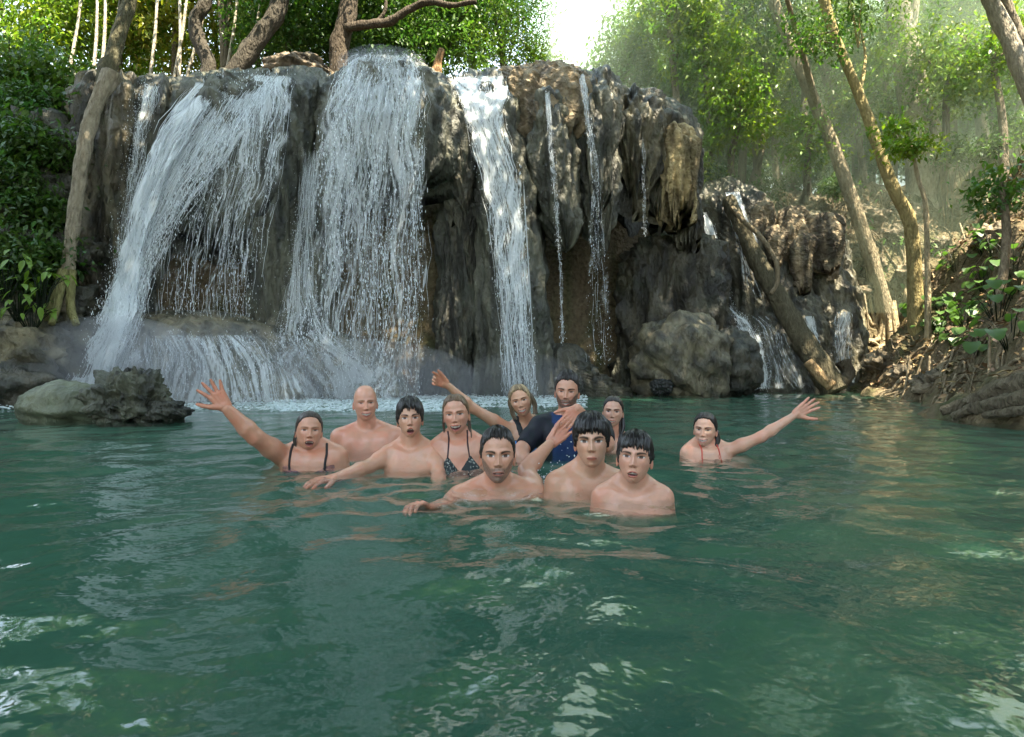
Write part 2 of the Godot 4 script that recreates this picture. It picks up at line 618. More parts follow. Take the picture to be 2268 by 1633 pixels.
func build_cliff() -> void:
	var cliff := thing("travertine_cliff", P(900, 880, 12.5), "broad lobed travertine cliff of wet brown and grey flowstone under the falls", "cliff")
	cliff.position = Vector3.ZERO
	var tan1 := Color(0.33, 0.26, 0.165)
	var grey1 := Color(0.19, 0.172, 0.132)
	var dark1 := Color(0.11, 0.098, 0.076)
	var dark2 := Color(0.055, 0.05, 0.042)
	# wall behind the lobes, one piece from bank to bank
	var wall := [[150, 120, 1600, 14.6, 0.9], [330, 140, 1620, 15.0, 1.0], [600, 100, 1680, 15.0, 1.1], [920, 60, 1850, 14.6, 1.2]]
	var b := Buf.new()
	var cols := 170
	var rws := 90
	for j in rws + 1:
		for i in cols + 1:
			var s := float(i) / cols
			var t := float(j) / rws
			var u := lerpf(60.0, 1560.0, s)
			var v := lerpf(200.0, 930.0, t)
			if s > 0.78: v = lerpf(lerpf(200.0, 430.0, smoothstep(0.78, 0.9, s)), 930.0, t)
			var d := 14.0 + 2.4 * s + 0.35 * noise_a.get_noise_2d(u * 0.012, v * 0.003) + 0.22 * noise_c.get_noise_2d(u * 0.02, v * 0.02)
			b.v.append(P(u, v, d))
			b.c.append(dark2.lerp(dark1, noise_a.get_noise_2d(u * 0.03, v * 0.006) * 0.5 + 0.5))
	for j in rws:
		for i in cols:
			var q := j * (cols + 1) + i
			b.i.append_array([q, q + 1, q + cols + 1, q + 1, q + cols + 2, q + cols + 1])
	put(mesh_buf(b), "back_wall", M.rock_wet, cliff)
	# --- left end: fluted brown buttress
	lobe(cliff, "flowstone_buttress", [[165, 195, 335, 11.3, 0.7], [300, 165, 330, 11.2, 0.7], [500, 140, 320, 11.0, 0.8], [700, 125, 300, 10.9, 0.8], [900, 90, 260, 10.6, 0.9]], {"flute": 0.24, "bump": 0.10, "c1": Color(0.217, 0.167, 0.109), "c2": Color(0.04, 0.034, 0.026), "seed": 2.0, "round_bottom": 0.02})
	lobe(cliff, "flowstone_buttress", [[172, 285, 440, 11.6, 0.7], [330, 270, 430, 11.5, 0.7], [600, 230, 380, 11.4, 0.8], [900, 170, 330, 11.0, 0.9]], {"c1": Color(0.145, 0.131, 0.102), "c2": dark2, "seed": 3.0, "round_bottom": 0.02})
	# --- main left lobe that carries the first fall, ending in a dripping edge over a cave
	lobe(cliff, "flowstone_lobe", [[166, 400, 700, 12.4, 0.9], [230, 360, 706, 11.7, 1.1], [340, 325, 704, 11.35, 1.3], [450, 305, 695, 11.25, 1.4], [545, 300, 640, 11.45, 1.2]], {"rag": 0.5, "c1": grey1, "c2": Color(0.05, 0.05, 0.045), "seed": 4.0, "round_bottom": 0.10, "round_top": 0.22, "around": 110, "high": 110})
	lobe(cliff, "flowstone_column", [[150, 590, 735, 12.5, 0.6], [260, 585, 712, 12.0, 0.7], [500, 565, 690, 11.75, 0.7], [700, 560, 680, 11.7, 0.7], [905, 545, 690, 11.5, 0.8]], {"c1": grey1, "c2": Color(0.05, 0.048, 0.04), "seed": 5.0, "flute": 0.14, "round_top": 0.10, "round_bottom": 0.02})
	lobe(cliff, "flowstone_curtain", [[320, 285, 360, 11.5, 0.5], [500, 262, 345, 11.3, 0.5], [700, 225, 345, 11.0, 0.6], [905, 130, 350, 10.5, 0.8]], {"c1": grey1, "c2": Color(0.05, 0.05, 0.045), "seed": 6.0, "round_bottom": 0.02})
	# low ledge under that cave and its apron
	lobe(cliff, "rock_ledge", [[688, 270, 600, 10.95, 1.0], [720, 262, 612, 10.55, 1.2], [760, 255, 640, 10.35, 1.3], [830, 240, 690, 10.3, 1.3], [915, 220, 720, 10.15, 1.4]], {"c1": Color(0.348, 0.275, 0.189), "c2": Color(0.11, 0.10, 0.08), "seed": 7.0, "moss": 0.2, "round_top": 0.25, "round_bottom": 0.02, "around": 110})
	# --- dome of the middle fall
	lobe(cliff, "flowstone_dome", [[140, 745, 965, 12.9, 0.9], [190, 722, 1010, 12.2, 1.1], [270, 705, 1045, 11.9, 1.2], [350, 690, 1062, 11.85, 1.2], [420, 680, 1058, 12.0, 1.1]], {"rag": 0.55, "c1": Color(0.232, 0.210, 0.167), "c2": Color(0.06, 0.058, 0.048), "seed": 8.0, "round_top": 0.3, "round_bottom": 0.12, "around": 110})
	lobe(cliff, "flowstone_column", [[330, 672, 775, 12.2, 0.55], [500, 655, 745, 12.15, 0.55], [650, 615, 740, 11.95, 0.6], [780, 590, 745, 11.6, 0.8], [910, 575, 800, 11.3, 0.9]], {"c1": Color(0.246, 0.210, 0.160), "c2": Color(0.075, 0.07, 0.058), "seed": 9.0, "round_bottom": 0.02})
	lobe(cliff, "rock_ledge", [[735, 610, 790, 11.5, 0.7], [790, 600, 850, 11.3, 0.8], [850, 600, 900, 11.3, 0.8], [915, 590, 930, 11.2, 0.8]], {"c1": Color(0.304, 0.254, 0.174), "c2": Color(0.09, 0.085, 0.065), "seed": 10.0, "round_top": 0.3, "round_bottom": 0.02})
	lobe(cliff, "flowstone_drape", [[200, 935, 1060, 12.6, 0.6], [320, 945, 1066, 12.35, 0.6], [400, 985, 1070, 12.5, 0.5], [560, 1020, 1080, 12.9, 0.4], [650, 1035, 1080, 13.0, 0.35]], {"rag": 0.9, "c1": Color(0.174, 0.145, 0.109), "c2": dark2, "seed": 11.0, "flute": 0.2})
	# --- third fall's column
	lobe(cliff, "flowstone_column", [[165, 985, 1165, 13.2, 0.7], [230, 1005, 1150, 12.7, 0.7], [330, 1035, 1165, 12.5, 0.7], [500, 1050, 1192, 12.4, 0.75], [700, 1055, 1215, 12.3, 0.8], [905, 1040, 1245, 12.2, 0.9]], {"c1": grey1, "c2": Color(0.06, 0.056, 0.046), "seed": 12.0, "round_bottom": 0.02, "round_top": 0.08})
	lobe(cliff, "flowstone_column", [[430, 985, 1060, 12.9, 0.4], [600, 975, 1058, 12.9, 0.5], [780, 960, 1065, 12.7, 0.6], [905, 930, 1075, 12.5, 0.7]], {"c1": dark1, "c2": dark2, "seed": 13.0, "flute": 0.2, "round_bottom": 0.02})
	# lumpy pale rim between the third fall and the hanging curtain
	lobe(cliff, "rim_rock", [[150, 1075, 1310, 13.6, 0.8], [190, 1085, 1330, 13.0, 0.9], [250, 1110, 1335, 12.8, 0.9], [330, 1140, 1330, 12.75, 0.8]], {"rag": 0.35, "c1": tan1, "c2": Color(0.12, 0.10, 0.075), "seed": 14.0, "moss": 0.25, "round_top": 0.35, "round_bottom": 0.2, "mat": M.rock_dry})
	# --- hanging tongue
	lobe(cliff, "hanging_tongue", [[195, 1160, 1290, 12.9, 0.6], [300, 1168, 1275, 12.6, 0.6], [400, 1175, 1280, 12.55, 0.55], [500, 1200, 1284, 12.65, 0.45], [552, 1228, 1280, 12.75, 0.35]], {"rag": 0.15, "c1": grey1, "c2": Color(0.06, 0.055, 0.045), "seed": 15.0, "round_bottom": 0.16, "bump": 0.12})
	lobe(cliff, "hanging_drape", [[160, 1255, 1375, 13.2, 0.7], [260, 1265, 1380, 12.9, 0.6], [400, 1280, 1360, 12.9, 0.5], [500, 1300, 1345, 13.1, 0.35]], {"rag": 0.8, "c1": Color(0.217, 0.189, 0.145), "c2": Color(0.05, 0.046, 0.038), "seed": 16.0, "flute": 0.2})
	lobe(cliff, "hanging_drape", [[205, 1330, 1450, 13.5, 0.7], [290, 1335, 1455, 13.2, 0.6], [370, 1345, 1450, 13.3, 0.5], [430, 1360, 1440, 13.5, 0.35]], {"rag": 0.9, "c1": Color(0.290, 0.232, 0.152), "c2": Color(0.05, 0.045, 0.038), "seed": 17.0, "flute": 0.24})
	lobe(cliff, "hanging_drape", [[255, 1405, 1500, 13.8, 0.6], [340, 1415, 1505, 13.6, 0.55], [420, 1425, 1490, 13.7, 0.4], [470, 1435, 1480, 13.8, 0.3]], {"rag": 0.8, "c1": Color(0.261, 0.210, 0.145), "c2": Color(0.045, 0.04, 0.034), "seed": 18.0, "flute": 0.24})
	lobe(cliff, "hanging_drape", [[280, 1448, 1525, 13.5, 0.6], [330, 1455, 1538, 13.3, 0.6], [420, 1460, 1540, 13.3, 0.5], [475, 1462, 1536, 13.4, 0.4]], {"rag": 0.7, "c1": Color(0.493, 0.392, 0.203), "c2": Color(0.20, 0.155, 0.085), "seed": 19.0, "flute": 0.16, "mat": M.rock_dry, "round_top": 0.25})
	lobe(cliff, "hanging_drape", [[330, 1495, 1550, 13.9, 0.5], [430, 1500, 1552, 13.8, 0.4], [540, 1508, 1545, 13.9, 0.3]], {"rag": 0.6, "c1": Color(0.232, 0.189, 0.116), "c2": Color(0.06, 0.05, 0.038), "seed": 20.0, "flute": 0.2})
	# roof of the cave behind the drapes
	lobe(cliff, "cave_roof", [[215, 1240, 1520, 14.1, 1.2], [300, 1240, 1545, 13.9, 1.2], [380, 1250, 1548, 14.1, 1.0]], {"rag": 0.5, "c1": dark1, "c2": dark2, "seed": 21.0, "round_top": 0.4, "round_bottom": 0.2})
	# rock plinth below the cave
	lobe(cliff, "fluted_plinth", [[515, 1420, 1590, 14.5, 0.7], [560, 1395, 1605, 14.2, 0.8], [650, 1380, 1612, 14.1, 0.8], [760, 1370, 1625, 14.0, 0.9], [890, 1360, 1640, 13.8, 1.0]], {"flute": 0.26, "c1": Color(0.12, 0.098, 0.068), "c2": Color(0.03, 0.026, 0.02), "seed": 22.0, "round_bottom": 0.02})
	lobe(cliff, "rock_ledge", [[760, 1190, 1290, 12.6, 0.6], [820, 1180, 1320, 12.5, 0.7], [900, 1170, 1440, 12.6, 0.8]], {"c1": Color(0.145, 0.123, 0.094), "c2": Color(0.045, 0.042, 0.036), "seed": 23.0, "round_top": 0.3, "round_bottom": 0.02})
	# slope of the right-hand fall
	lobe(cliff, "rock_slope", [[398, 1540, 1640, 16.6, 0.8], [450, 1545, 1690, 16.2, 0.9], [600, 1590, 1760, 15.7, 0.9], [720, 1610, 1830, 15.3, 1.0], [885, 1600, 1880, 14.9, 1.1]], {"c1": Color(0.217, 0.181, 0.138), "c2": Color(0.06, 0.053, 0.043), "seed": 24.0, "round_bottom": 0.02, "around": 100})
	lobe(cliff, "rock_slope", [[470, 1690, 1850, 16.6, 0.8], [600, 1740, 1880, 16.2, 0.8], [700, 1760, 1900, 15.8, 0.9], [880, 1760, 1925, 15.4, 1.0]], {"c1": Color(0.290, 0.239, 0.167), "c2": Color(0.075, 0.062, 0.045), "seed": 25.0, "round_bottom": 0.02, "rag": 0.2})
	for d in [[446, 1648, 1720, 545, 16.0, 26.0], [455, 1715, 1795, 620, 15.9, 27.0], [470, 1790, 1870, 600, 15.7, 28.0], [500, 1690, 1745, 590, 15.6, 29.0], [515, 1745, 1800, 640, 15.5, 30.0]]:
		lobe(cliff, "dripstone", [[d[0], d[1], d[2], d[4], 0.35], [lerpf(d[0], d[3], 0.5), d[1] + 6, d[2] - 4, d[4] - 0.1, 0.32], [d[3], d[1] + 14, d[2] - 12, d[4], 0.2]], {"rag": 0.4, "c1": Color(0.319, 0.254, 0.167), "c2": Color(0.06, 0.05, 0.036), "seed": d[5], "around": 40, "high": 40, "round_top": 0.3, "flute": 0.1, "bump": 0.1, "mat": M.rock_dry})
	# --- boulders
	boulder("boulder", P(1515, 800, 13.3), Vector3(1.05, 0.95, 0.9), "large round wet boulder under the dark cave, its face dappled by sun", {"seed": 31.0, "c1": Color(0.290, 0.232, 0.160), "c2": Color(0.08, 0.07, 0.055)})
	boulder("boulder", P(1618, 812, 13.4), Vector3(0.62, 0.72, 0.7), "smaller dark boulder beside the foot of the thin right cascade", {"seed": 32.0})
	boulder("boulder", P(160, 905, 7.0), Vector3(0.52, 0.30, 0.42), "smooth mossy grey boulder low in the pool at the left", {"seed": 33.0, "fine": 0.01, "rough": 0.10, "mat": M.rock_smooth, "c1": Color(0.20, 0.195, 0.125), "c2": Color(0.13, 0.135, 0.085)})
	boulder("boulder", P(292, 898, 6.75), Vector3(0.36, 0.36, 0.36), "dark craggy pitted boulder beside the smooth mossy one in the pool", {"seed": 34.0, "fine": 0.085, "rough": 0.3, "around": 110, "high": 70, "c1": Color(0.123, 0.116, 0.080), "c2": Color(0.03, 0.03, 0.024)})
	boulder("boulder", P(362, 912, 6.75), Vector3(0.24, 0.13, 0.22), "low dark rock shelf trailing from the craggy boulder into the water", {"seed": 35.0, "fine": 0.05, "c1": Color(0.070, 0.065, 0.048), "c2": Color(0.03, 0.03, 0.024)})
	boulder("boulder", P(1612, 856, 13.2), Vector3(0.24, 0.16, 0.2), "small black rounded rock at the waterline below the dappled boulder", {"seed": 36.0, "c1": Color(0.030, 0.030, 0.030), "c2": Color(0.015, 0.015, 0.015)}).position = P(1466, 857, 12.6)
	boulder("boulder", P(100, 800, 10.3), Vector3(1.0, 0.85, 0.7), "big brown boulder sloping into the pool left of the main fall", {"seed": 37.0, "c1": Color(0.217, 0.181, 0.116), "c2": Color(0.06, 0.055, 0.04)})
	boulder("boulder", P(30, 780, 9.9), Vector3(0.9, 0.55, 0.6), "tan boulder at the left edge below the leafy bank", {"seed": 38.0, "c1": Color(0.275, 0.217, 0.138), "c2": Color(0.07, 0.06, 0.042)})
	boulder("boulder", P(20, 860, 9.6), Vector3(0.8, 0.5, 0.6), "dark boulder at the waterline at the left edge", {"seed": 39.0})
	boulder("boulder", P(660, 160, 13.6), Vector3(0.68, 0.32, 0.6), "rounded brown rock on the rim between the first and middle falls", {"seed": 40.0, "mat": M.rock_dry, "c1": Color(0.246, 0.189, 0.131), "c2": Color(0.07, 0.06, 0.045)})


# ------------------------------------------------------------------ falls
func lane(edges: Array, s: float, t: float) -> Vector3:
	# edges: rows of [u left, u right, v, depth]; s across, t down
	var n := edges.size()
	var x := clampf(t, 0.0, 1.0) * (n - 1)
	var k := mini(int(x), n - 2)
	var f := x - k
	var a: Array = edges[maxi(k - 1, 0)]
	var b: Array = edges[k]
	var c: Array = edges[k + 1]
	var d: Array = edges[mini(k + 2, n - 1)]
	var u := cubic_interpolate(lerpf(b[0], b[1], s), lerpf(c[0], c[1], s), lerpf(a[0], a[1], s), lerpf(d[0], d[1], s), f)
	return P(u, cubic_interpolate(b[2], c[2], a[2], d[2], f), cubic_interpolate(b[3], c[3], a[3], d[3], f))


func drop_mesh() -> ArrayMesh:
	var b := Buf.new()
	var ring := 5
	b.v.append(Vector3(0, 1, 0))
	for k in 2:
		for i in ring:
			var a := TAU * i / ring
			b.v.append(Vector3(cos(a), 0.35 if k == 0 else -0.5, sin(a)))
	b.v.append(Vector3(0, -1, 0))
	for i in ring:
		var j := (i + 1) % ring
		b.i.append_array([0, 1 + i, 1 + j])
		b.i.append_array([1 + i, 1 + ring + i, 1 + j, 1 + j, 1 + ring + i, 1 + ring + j])
		b.i.append_array([1 + ring + i, 1 + 2 * ring, 1 + ring + j])
	return mesh_buf(b)


func strands(parent: Node, edges: Array, count: int, r0: float, r1: float, len0: float, len1: float, opt := {}) -> void:
	var b := Buf.new()
	var power: float = opt.get("bias", 1.0)        # >1 gathers strands to the top
	var clump: float = opt.get("clump", 0.5)
	var spread: float = opt.get("spread", 0.03)
	var out: float = opt.get("out", 0.12)
	var tmax: float = opt.get("tmax", 1.0)
	var total := lane(edges, 0.5, 0.0).distance_to(lane(edges, 0.5, 1.0))
	for q in count:
		var s := rng.randf()
		if rng.randf() < clump:
			s = floorf(s * 14.0) / 14.0 + 0.018 * rng.randfn() + 0.03
		var t0 := pow(rng.randf(), power) * tmax
		# water gathers in ropes and thins out towards the sides
		var dens := 0.25 + 0.75 * smoothstep(-0.25, 0.45, noise_b.get_noise_2d(s * 5.0 + total, t0 * 1.2) + 0.4 * noise_b.get_noise_2d(s * 15.0, t0 * 2.0))
		if rng.randf() > dens * (1.0 - pow(absf(s * 2.0 - 1.0), 5.0) * 0.8): continue
		s += rng.randfn() * 0.035
		if rng.randf() < 0.25: t0 *= 0.1
		var t1 := minf(tmax, t0 + rng.randf_range(len0, len1) / total)
		var segs := maxi(3, int((t1 - t0) * total / 0.22))
		var r := rng.randf_range(r0, r1)
		var ph := rng.randf() * 50.0
		var dz := rng.randf() * out
		var base := b.v.size()
		for k in segs + 1:
			var f := float(k) / segs
			var t := lerpf(t0, t1, f)
			var p := lane(edges, s, t)
			p.x += spread * (noise_b.get_noise_2d(ph, t * total * 1.7) + 0.4 * noise_b.get_noise_2d(ph + 9.0, t * total * 6.0))
			p.z += dz
			var rr := r * sqrt(maxf(0.02, sin(PI * clampf(f * 0.96 + 0.02, 0.0, 1.0)))) * (0.7 + 0.6 * noise_b.get_noise_2d(ph + 3.0, t * total * 4.0))
			for i in 3:
				var a := TAU * i / 3.0 + ph
				b.v.append(p + Vector3(cos(a), 0.0, sin(a)) * rr)
		for k in segs:
			for i in 3:
				var q0 := base + k * 3 + i
				var q1 := base + k * 3 + (i + 1) % 3
				b.i.append_array([q0, q0 + 3, q1, q1, q0 + 3, q1 + 3])
	tag(put(mesh_buf(b), "water_strands", M.falling_water, parent), "", "", "", "stuff")


func drops(parent: Node, edges: Array, count: int, r0: float, r1: float, opt := {}) -> void:
	var mm := MultiMesh.new()
	mm.transform_format = MultiMesh.TRANSFORM_3D
	mm.mesh = M.drop
	mm.instance_count = count
	var power: float = opt.get("bias", 0.8)
	var spread: float = opt.get("spread", 0.05)
	var long: float = opt.get("long", 4.0)
	var out: float = opt.get("out", 0.3)
	for i in count:
		var s := rng.randf()
		if rng.randf() < 0.45: s = floorf(s * 11.0) / 11.0 + 0.025 * rng.randfn() + 0.04
		var t := pow(rng.randf(), power)
		for again in 6:
			if rng.randf() < 0.2 + 0.8 * smoothstep(-0.2, 0.4, noise_b.get_noise_2d(s * 4.0 + count, t * 3.0)) * (1.0 - pow(absf(s * 2.0 - 1.0), 4.0) * 0.8): break
			s = rng.randf()
			t = pow(rng.randf(), power)
		var p := lane(edges, s, t) + Vector3(rng.randfn() * spread, rng.randf_range(-0.1, 0.1), rng.randf() * out)
		var r := r0 + (r1 - r0) * pow(rng.randf(), 3.0)
		var bas := Basis(Vector3(0, 0, 1), rng.randfn() * 0.06) * Basis(Vector3.UP, rng.randf() * TAU)
		mm.set_instance_transform(i, Transform3D(bas.scaled_local(Vector3(r, r * rng.randf_range(1.2, long), r)), p))
	var o := MultiMeshInstance3D.new()
	o.name = "spray_droplets"
	o.multimesh = mm
	o.material_override = M.falling_water
	parent.add_child(o, true)
	tag(o, "", "", "", "stuff")


func foam(parent: Node, u0: float, u1: float, v0: float, v1: float, count: int, r: float) -> void:
	var mm := MultiMesh.new()
	mm.transform_format = MultiMesh.TRANSFORM_3D
	mm.mesh = M.drop
	mm.instance_count = count
	for i in count:
		var u := rng.randf_range(u0, u1)
		var v := lerpf(v0, v1, pow(rng.randf(), 2.0))
		var p := P(u, v, EYE * F / (v - 816.5))
		p.y = wave(p.x, p.z) + rng.randf_range(0.0, 0.05) * rng.randf()
		var s := r * rng.randf_range(0.4, 1.4)
		mm.set_instance_transform(i, Transform3D(Basis(Vector3.UP, rng.randf() * TAU).scaled_local(Vector3(s * 2.0, s * 0.5, s)), p))
	var o := MultiMeshInstance3D.new()
	o.name = "foam"
	o.multimesh = mm
	o.material_override = M.foam_water
	parent.add_child(o, true)
	tag(o, "", "", "", "stuff")


# a film of falling water: its thickness varies in ropes and holes that run down with the flow
func veil(parent: Node, edges: Array, thick: float, opt := {}) -> void:
	var ns: int = opt.get("ns", 110)
	var nt: int = opt.get("nt", 120)
	var sd: float = opt.get("seed", 1.0) * 17.3
	var ropes: float = opt.get("ropes", 9.0)
	var hole0: float = opt.get("hole0", -0.5)
	var hole1: float = opt.get("hole1", -0.1)
	var out: float = opt.get("out", 0.05)
	var total := lane(edges, 0.5, 0.0).distance_to(lane(edges, 0.5, 1.0))
	var wide := lane(edges, 0.0, 0.5).distance_to(lane(edges, 1.0, 0.5))
	var b := Buf.new()
	for j in nt + 1:
		var t := float(j) / nt
		for i in ns + 1:
			var s := float(i) / ns
			var p := lane(edges, s, t)
			var x := s * wide
			var y := t * total
			p.x += 0.03 * noise_b.get_noise_2d(x * 3.0 + sd, y * 1.2)
			p.z += out + 0.05 * noise_b.get_noise_2d(x * 4.0, y * 1.5 + sd)
			var bend := 0.12 * noise_b.get_noise_2d(x * 1.5 + sd, y * 0.8)
			var n := 0.55 * noise_a.get_noise_2d((x + bend) * ropes * 0.45 + sd, y * 0.22) + 0.45 * noise_b.get_noise_2d((x + bend) * ropes * 1.9, y * 0.55 + sd) + 0.4 * noise_b.get_noise_2d((x + bend) * ropes * 5.0, y * 2.2 + sd)
			n += 0.3 * noise_b.get_noise_2d(x * 22.0, y * 9.0 + sd) * smoothstep(0.0, 0.5, t)
			var lo := lerpf(hole0, hole1, t)
			var a := smoothstep(lo, lo + 0.75, n)
			var side := 1.0 - absf(2.0 * s - 1.0)
			a *= smoothstep(0.0, 0.22, side + 0.25 * noise_b.get_noise_2d(y * 1.6 + s * 3.0, sd)) * smoothstep(0.0, opt.get("top", 0.03), t) * smoothstep(1.0, 1.0 - opt.get("bottom", 0.03), t)
			b.v.append(p)
			b.c.append(Color(1, 1, 1, clampf(a * thick, 0.0, 1.0)))
	for j in nt:
		for i in ns:
			var q := j * (ns + 1) + i
			b.i.append_array([q, q + 1, q + ns + 1, q + 1, q + ns + 2, q + ns + 1])
	tag(put(mesh_buf(b), "water_film", M.water_film, parent), "", "", "", "stuff")


func mist(parent: Node, at: Vector3, size: Vector3, density: float, called := "mist") -> void:
	var o := FogVolume.new()
	o.name = called
	o.shape = RenderingServer.FOG_VOLUME_SHAPE_ELLIPSOID
	o.size = size
	o.position = at
	var fm := FogMaterial.new()
	fm.albedo = lin(0.93, 0.96, 0.95)
	fm.density = density
	o.material = fm
	parent.add_child(o, true)
	tag(o, "", "", "", "stuff")


func build_falls() -> void:
	M.drop = drop_mesh()
	# first fall: over the left lobe, gathering along its left edge
	var f := thing("waterfall", Vector3.ZERO, "wide white waterfall on the left sweeping down the lobe to its left foot", "waterfall", "falls over the travertine cliff")
	var body := [[500, 625, 172, 12.3], [440, 600, 215, 11.75], [375, 545, 300, 11.3], [328, 470, 400, 11.05], [290, 400, 500, 10.95], [262, 352, 600, 10.8], [232, 330, 690, 10.5], [190, 300, 770, 10.2], [135, 262, 880, 9.95]]
	veil(f, body, 0.62, {"seed": 1.0, "hole0": -0.55, "hole1": -0.35, "ns": 150, "nt": 150})
	strands(f, body, 1300, 0.0022, 0.0066, 0.5, 2.2, {"bias": 0.9, "spread": 0.06, "out": 0.15})
	drops(f, body, 5720, 0.0022, 0.0079, {"bias": 0.65, "spread": 0.07, "long": 6.0})
	var core := [[445, 500, 190, 11.9], [400, 470, 240, 11.55], [350, 420, 320, 11.2], [315, 372, 420, 11.0], [288, 340, 520, 10.9], [265, 322, 620, 10.75], [232, 312, 700, 10.45], [195, 285, 780, 10.15], [140, 250, 880, 9.9]]
	veil(f, core, 0.9, {"seed": 2.0, "hole0": -0.75, "hole1": -0.75, "ns": 90, "nt": 150, "out": 0.16})
	strands(f, core, 1300, 0.0033, 0.0096, 0.5, 2.4, {"bias": 0.85, "spread": 0.05, "out": 0.2})
	var veil_lane := [[455, 650, 168, 12.3], [440, 650, 215, 11.75], [430, 640, 300, 11.25], [400, 625, 400, 11.1], [365, 600, 500, 11.1], [345, 590, 600, 11.1], [340, 585, 705, 11.05]]
	veil(f, veil_lane, 0.6, {"seed": 3.0, "hole0": -0.6, "hole1": 0.25, "ns": 150, "bottom": 0.1, "ropes": 12.0})
	strands(f, veil_lane, 850, 0.0017, 0.0048, 0.3, 1.6, {"bias": 1.7, "spread": 0.05, "clump": 0.7})
	drops(f, veil_lane, 2860, 0.0017, 0.0054, {"bias": 0.9, "long": 8.0, "out": 0.2})
	var apron := [[290, 600, 742, 10.35], [285, 640, 780, 10.1], [270, 670, 830, 10.0], [260, 690, 892, 9.9]]
	veil(f, apron, 0.6, {"seed": 4.0, "hole0": -0.3, "hole1": -0.45, "ns": 180, "nt": 60, "out": 0.04})
	strands(f, apron, 500, 0.0017, 0.0048, 0.15, 0.9, {"spread": 0.08, "clump": 0.4, "out": 0.08})
	drops(f, apron, 1980, 0.0017, 0.0059, {"spread": 0.1, "out": 0.15})
	foam(f, 0, 700, 886, 908, 4500, 0.011)
	mist(f, P(250, 840, 10.0), Vector3(3.4, 2.0, 1.6), 0.45)
	mist(f, P(480, 830, 10.1), Vector3(3.6, 1.7, 1.4), 0.14)
	# thin side fall left of it
	var g := thing("waterfall", Vector3.ZERO, "thin broken cascade at the far left of the cliff beside the fluted buttress", "waterfall", "falls over the travertine cliff")
	var side := [[322, 358, 190, 11.45], [312, 345, 240, 11.35], [296, 330, 320, 11.25], [282, 318, 420, 11.2], [262, 312, 540, 11.1], [245, 300, 680, 10.9]]
	veil(g, side, 0.6, {"seed": 5.0, "hole0": -0.5, "hole1": -0.1, "ns": 50, "out": 0.05})
	strands(g, side, 260, 0.0017, 0.0048, 0.2, 1.0, {"bias": 1.2, "spread": 0.06})
	drops(g, side, 1320, 0.0017, 0.0050, {"spread": 0.08, "long": 5.0})
	# middle fall
	g = thing("waterfall", Vector3.ZERO, "broad middle waterfall breaking into loose drops in front of the dark hollow", "waterfall", "falls over the travertine cliff")
	var mid := [[790, 920, 140, 12.7], [745, 940, 190, 12.15], [720, 945, 270, 11.75], [705, 945, 380, 11.6], [690, 945, 500, 11.6], [680, 945, 650, 11.55], [665, 945, 780, 11.45], [650, 945, 885, 11.4]]
	veil(g, mid, 0.66, {"seed": 6.0, "hole0": -0.75, "hole1": 0.22, "ns": 170, "nt": 150, "out": 0.1})
	veil(g, mid, 0.4, {"seed": 16.0, "hole0": -0.5, "hole1": 0.1, "ns": 150, "nt": 150, "out": 0.3})
	strands(g, mid, 1450, 0.0022, 0.0060, 0.2, 1.4, {"bias": 2.1, "spread": 0.07, "out": 0.25})
	drops(g, mid, 6750, 0.0022, 0.0090, {"bias": 0.75, "spread": 0.05, "long": 6.0, "out": 0.5})
	var crest := [[790, 915, 128, 12.9], [765, 935, 150, 12.5], [740, 945, 200, 12.0], [730, 945, 260, 11.7]]
	strands(g, crest, 900, 0.0028, 0.0072, 0.2, 0.8, {"spread": 0.07, "out": 0.25})
	drops(g, [[770, 930, 128, 12.8], [760, 940, 165, 12.3]], 990, 0.0022, 0.0059, {"spread": 0.1, "long": 2.5})
	var lefty := [[672, 715, 330, 12.0], [660, 700, 480, 11.95], [640, 700, 620, 11.8], [610, 740, 740, 11.35], [600, 850, 800, 11.1], [590, 900, 888, 11.0]]
	veil(g, lefty, 0.5, {"seed": 7.0, "hole0": -0.3, "hole1": -0.4, "ns": 120, "out": 0.05})
	strands(g, lefty, 650, 0.0017, 0.0048, 0.2, 1.1, {"bias": 0.75, "spread": 0.06})
	drops(g, lefty, 3300, 0.0017, 0.0050, {"bias": 0.6, "spread": 0.08, "long": 4.0})
	foam(g, 600, 1010, 880, 912, 7000, 0.012)
	mist(g, P(790, 850, 11.2), Vector3(4.4, 1.6, 1.8), 0.26)
	mist(g, P(845, 145, 12.7), Vector3(1.8, 0.7, 1.0), 0.3)
	# third fall
	g = thing("waterfall", Vector3.ZERO, "narrow bright white waterfall down the tall column right of the dark hollow", "waterfall", "falls over the travertine cliff")
	var third := [[985, 1120, 172, 13.1], [1010, 1125, 215, 12.7], [1030, 1115, 262, 12.45], [1048, 1135, 330, 12.3], [1068, 1155, 420, 12.2], [1085, 1165, 520, 12.1], [1098, 1172, 640, 12.0], [1108, 1180, 760, 11.95], [1115, 1190, 878, 11.9]]
	veil(g, third, 0.85, {"seed": 8.0, "hole0": -0.85, "hole1": -0.2, "ns": 80, "nt": 160, "out": 0.1})
	strands(g, third, 950, 0.0022, 0.0072, 0.4, 1.8, {"bias": 1.1, "spread": 0.05, "out": 0.15})
	drops(g, third, 3960, 0.0022, 0.0070, {"spread": 0.05, "long": 6.0, "out": 0.25})
	strands(g, [[1158, 1160, 400, 12.15], [1168, 1170, 560, 12.05], [1176, 1178, 700, 12.0], [1182, 1185, 790, 11.95]], 30, 0.0033, 0.0060, 1.0, 2.5, {"spread": 0.01, "out": 0.02})
	strands(g, [[985, 1020, 178, 13.0], [1010, 1040, 230, 12.6], [1035, 1058, 300, 12.4], [1046, 1068, 360, 12.3]], 160, 0.0017, 0.0042, 0.2, 0.7, {"spread": 0.04})
	foam(g, 1020, 1300, 876, 902, 3600, 0.012)
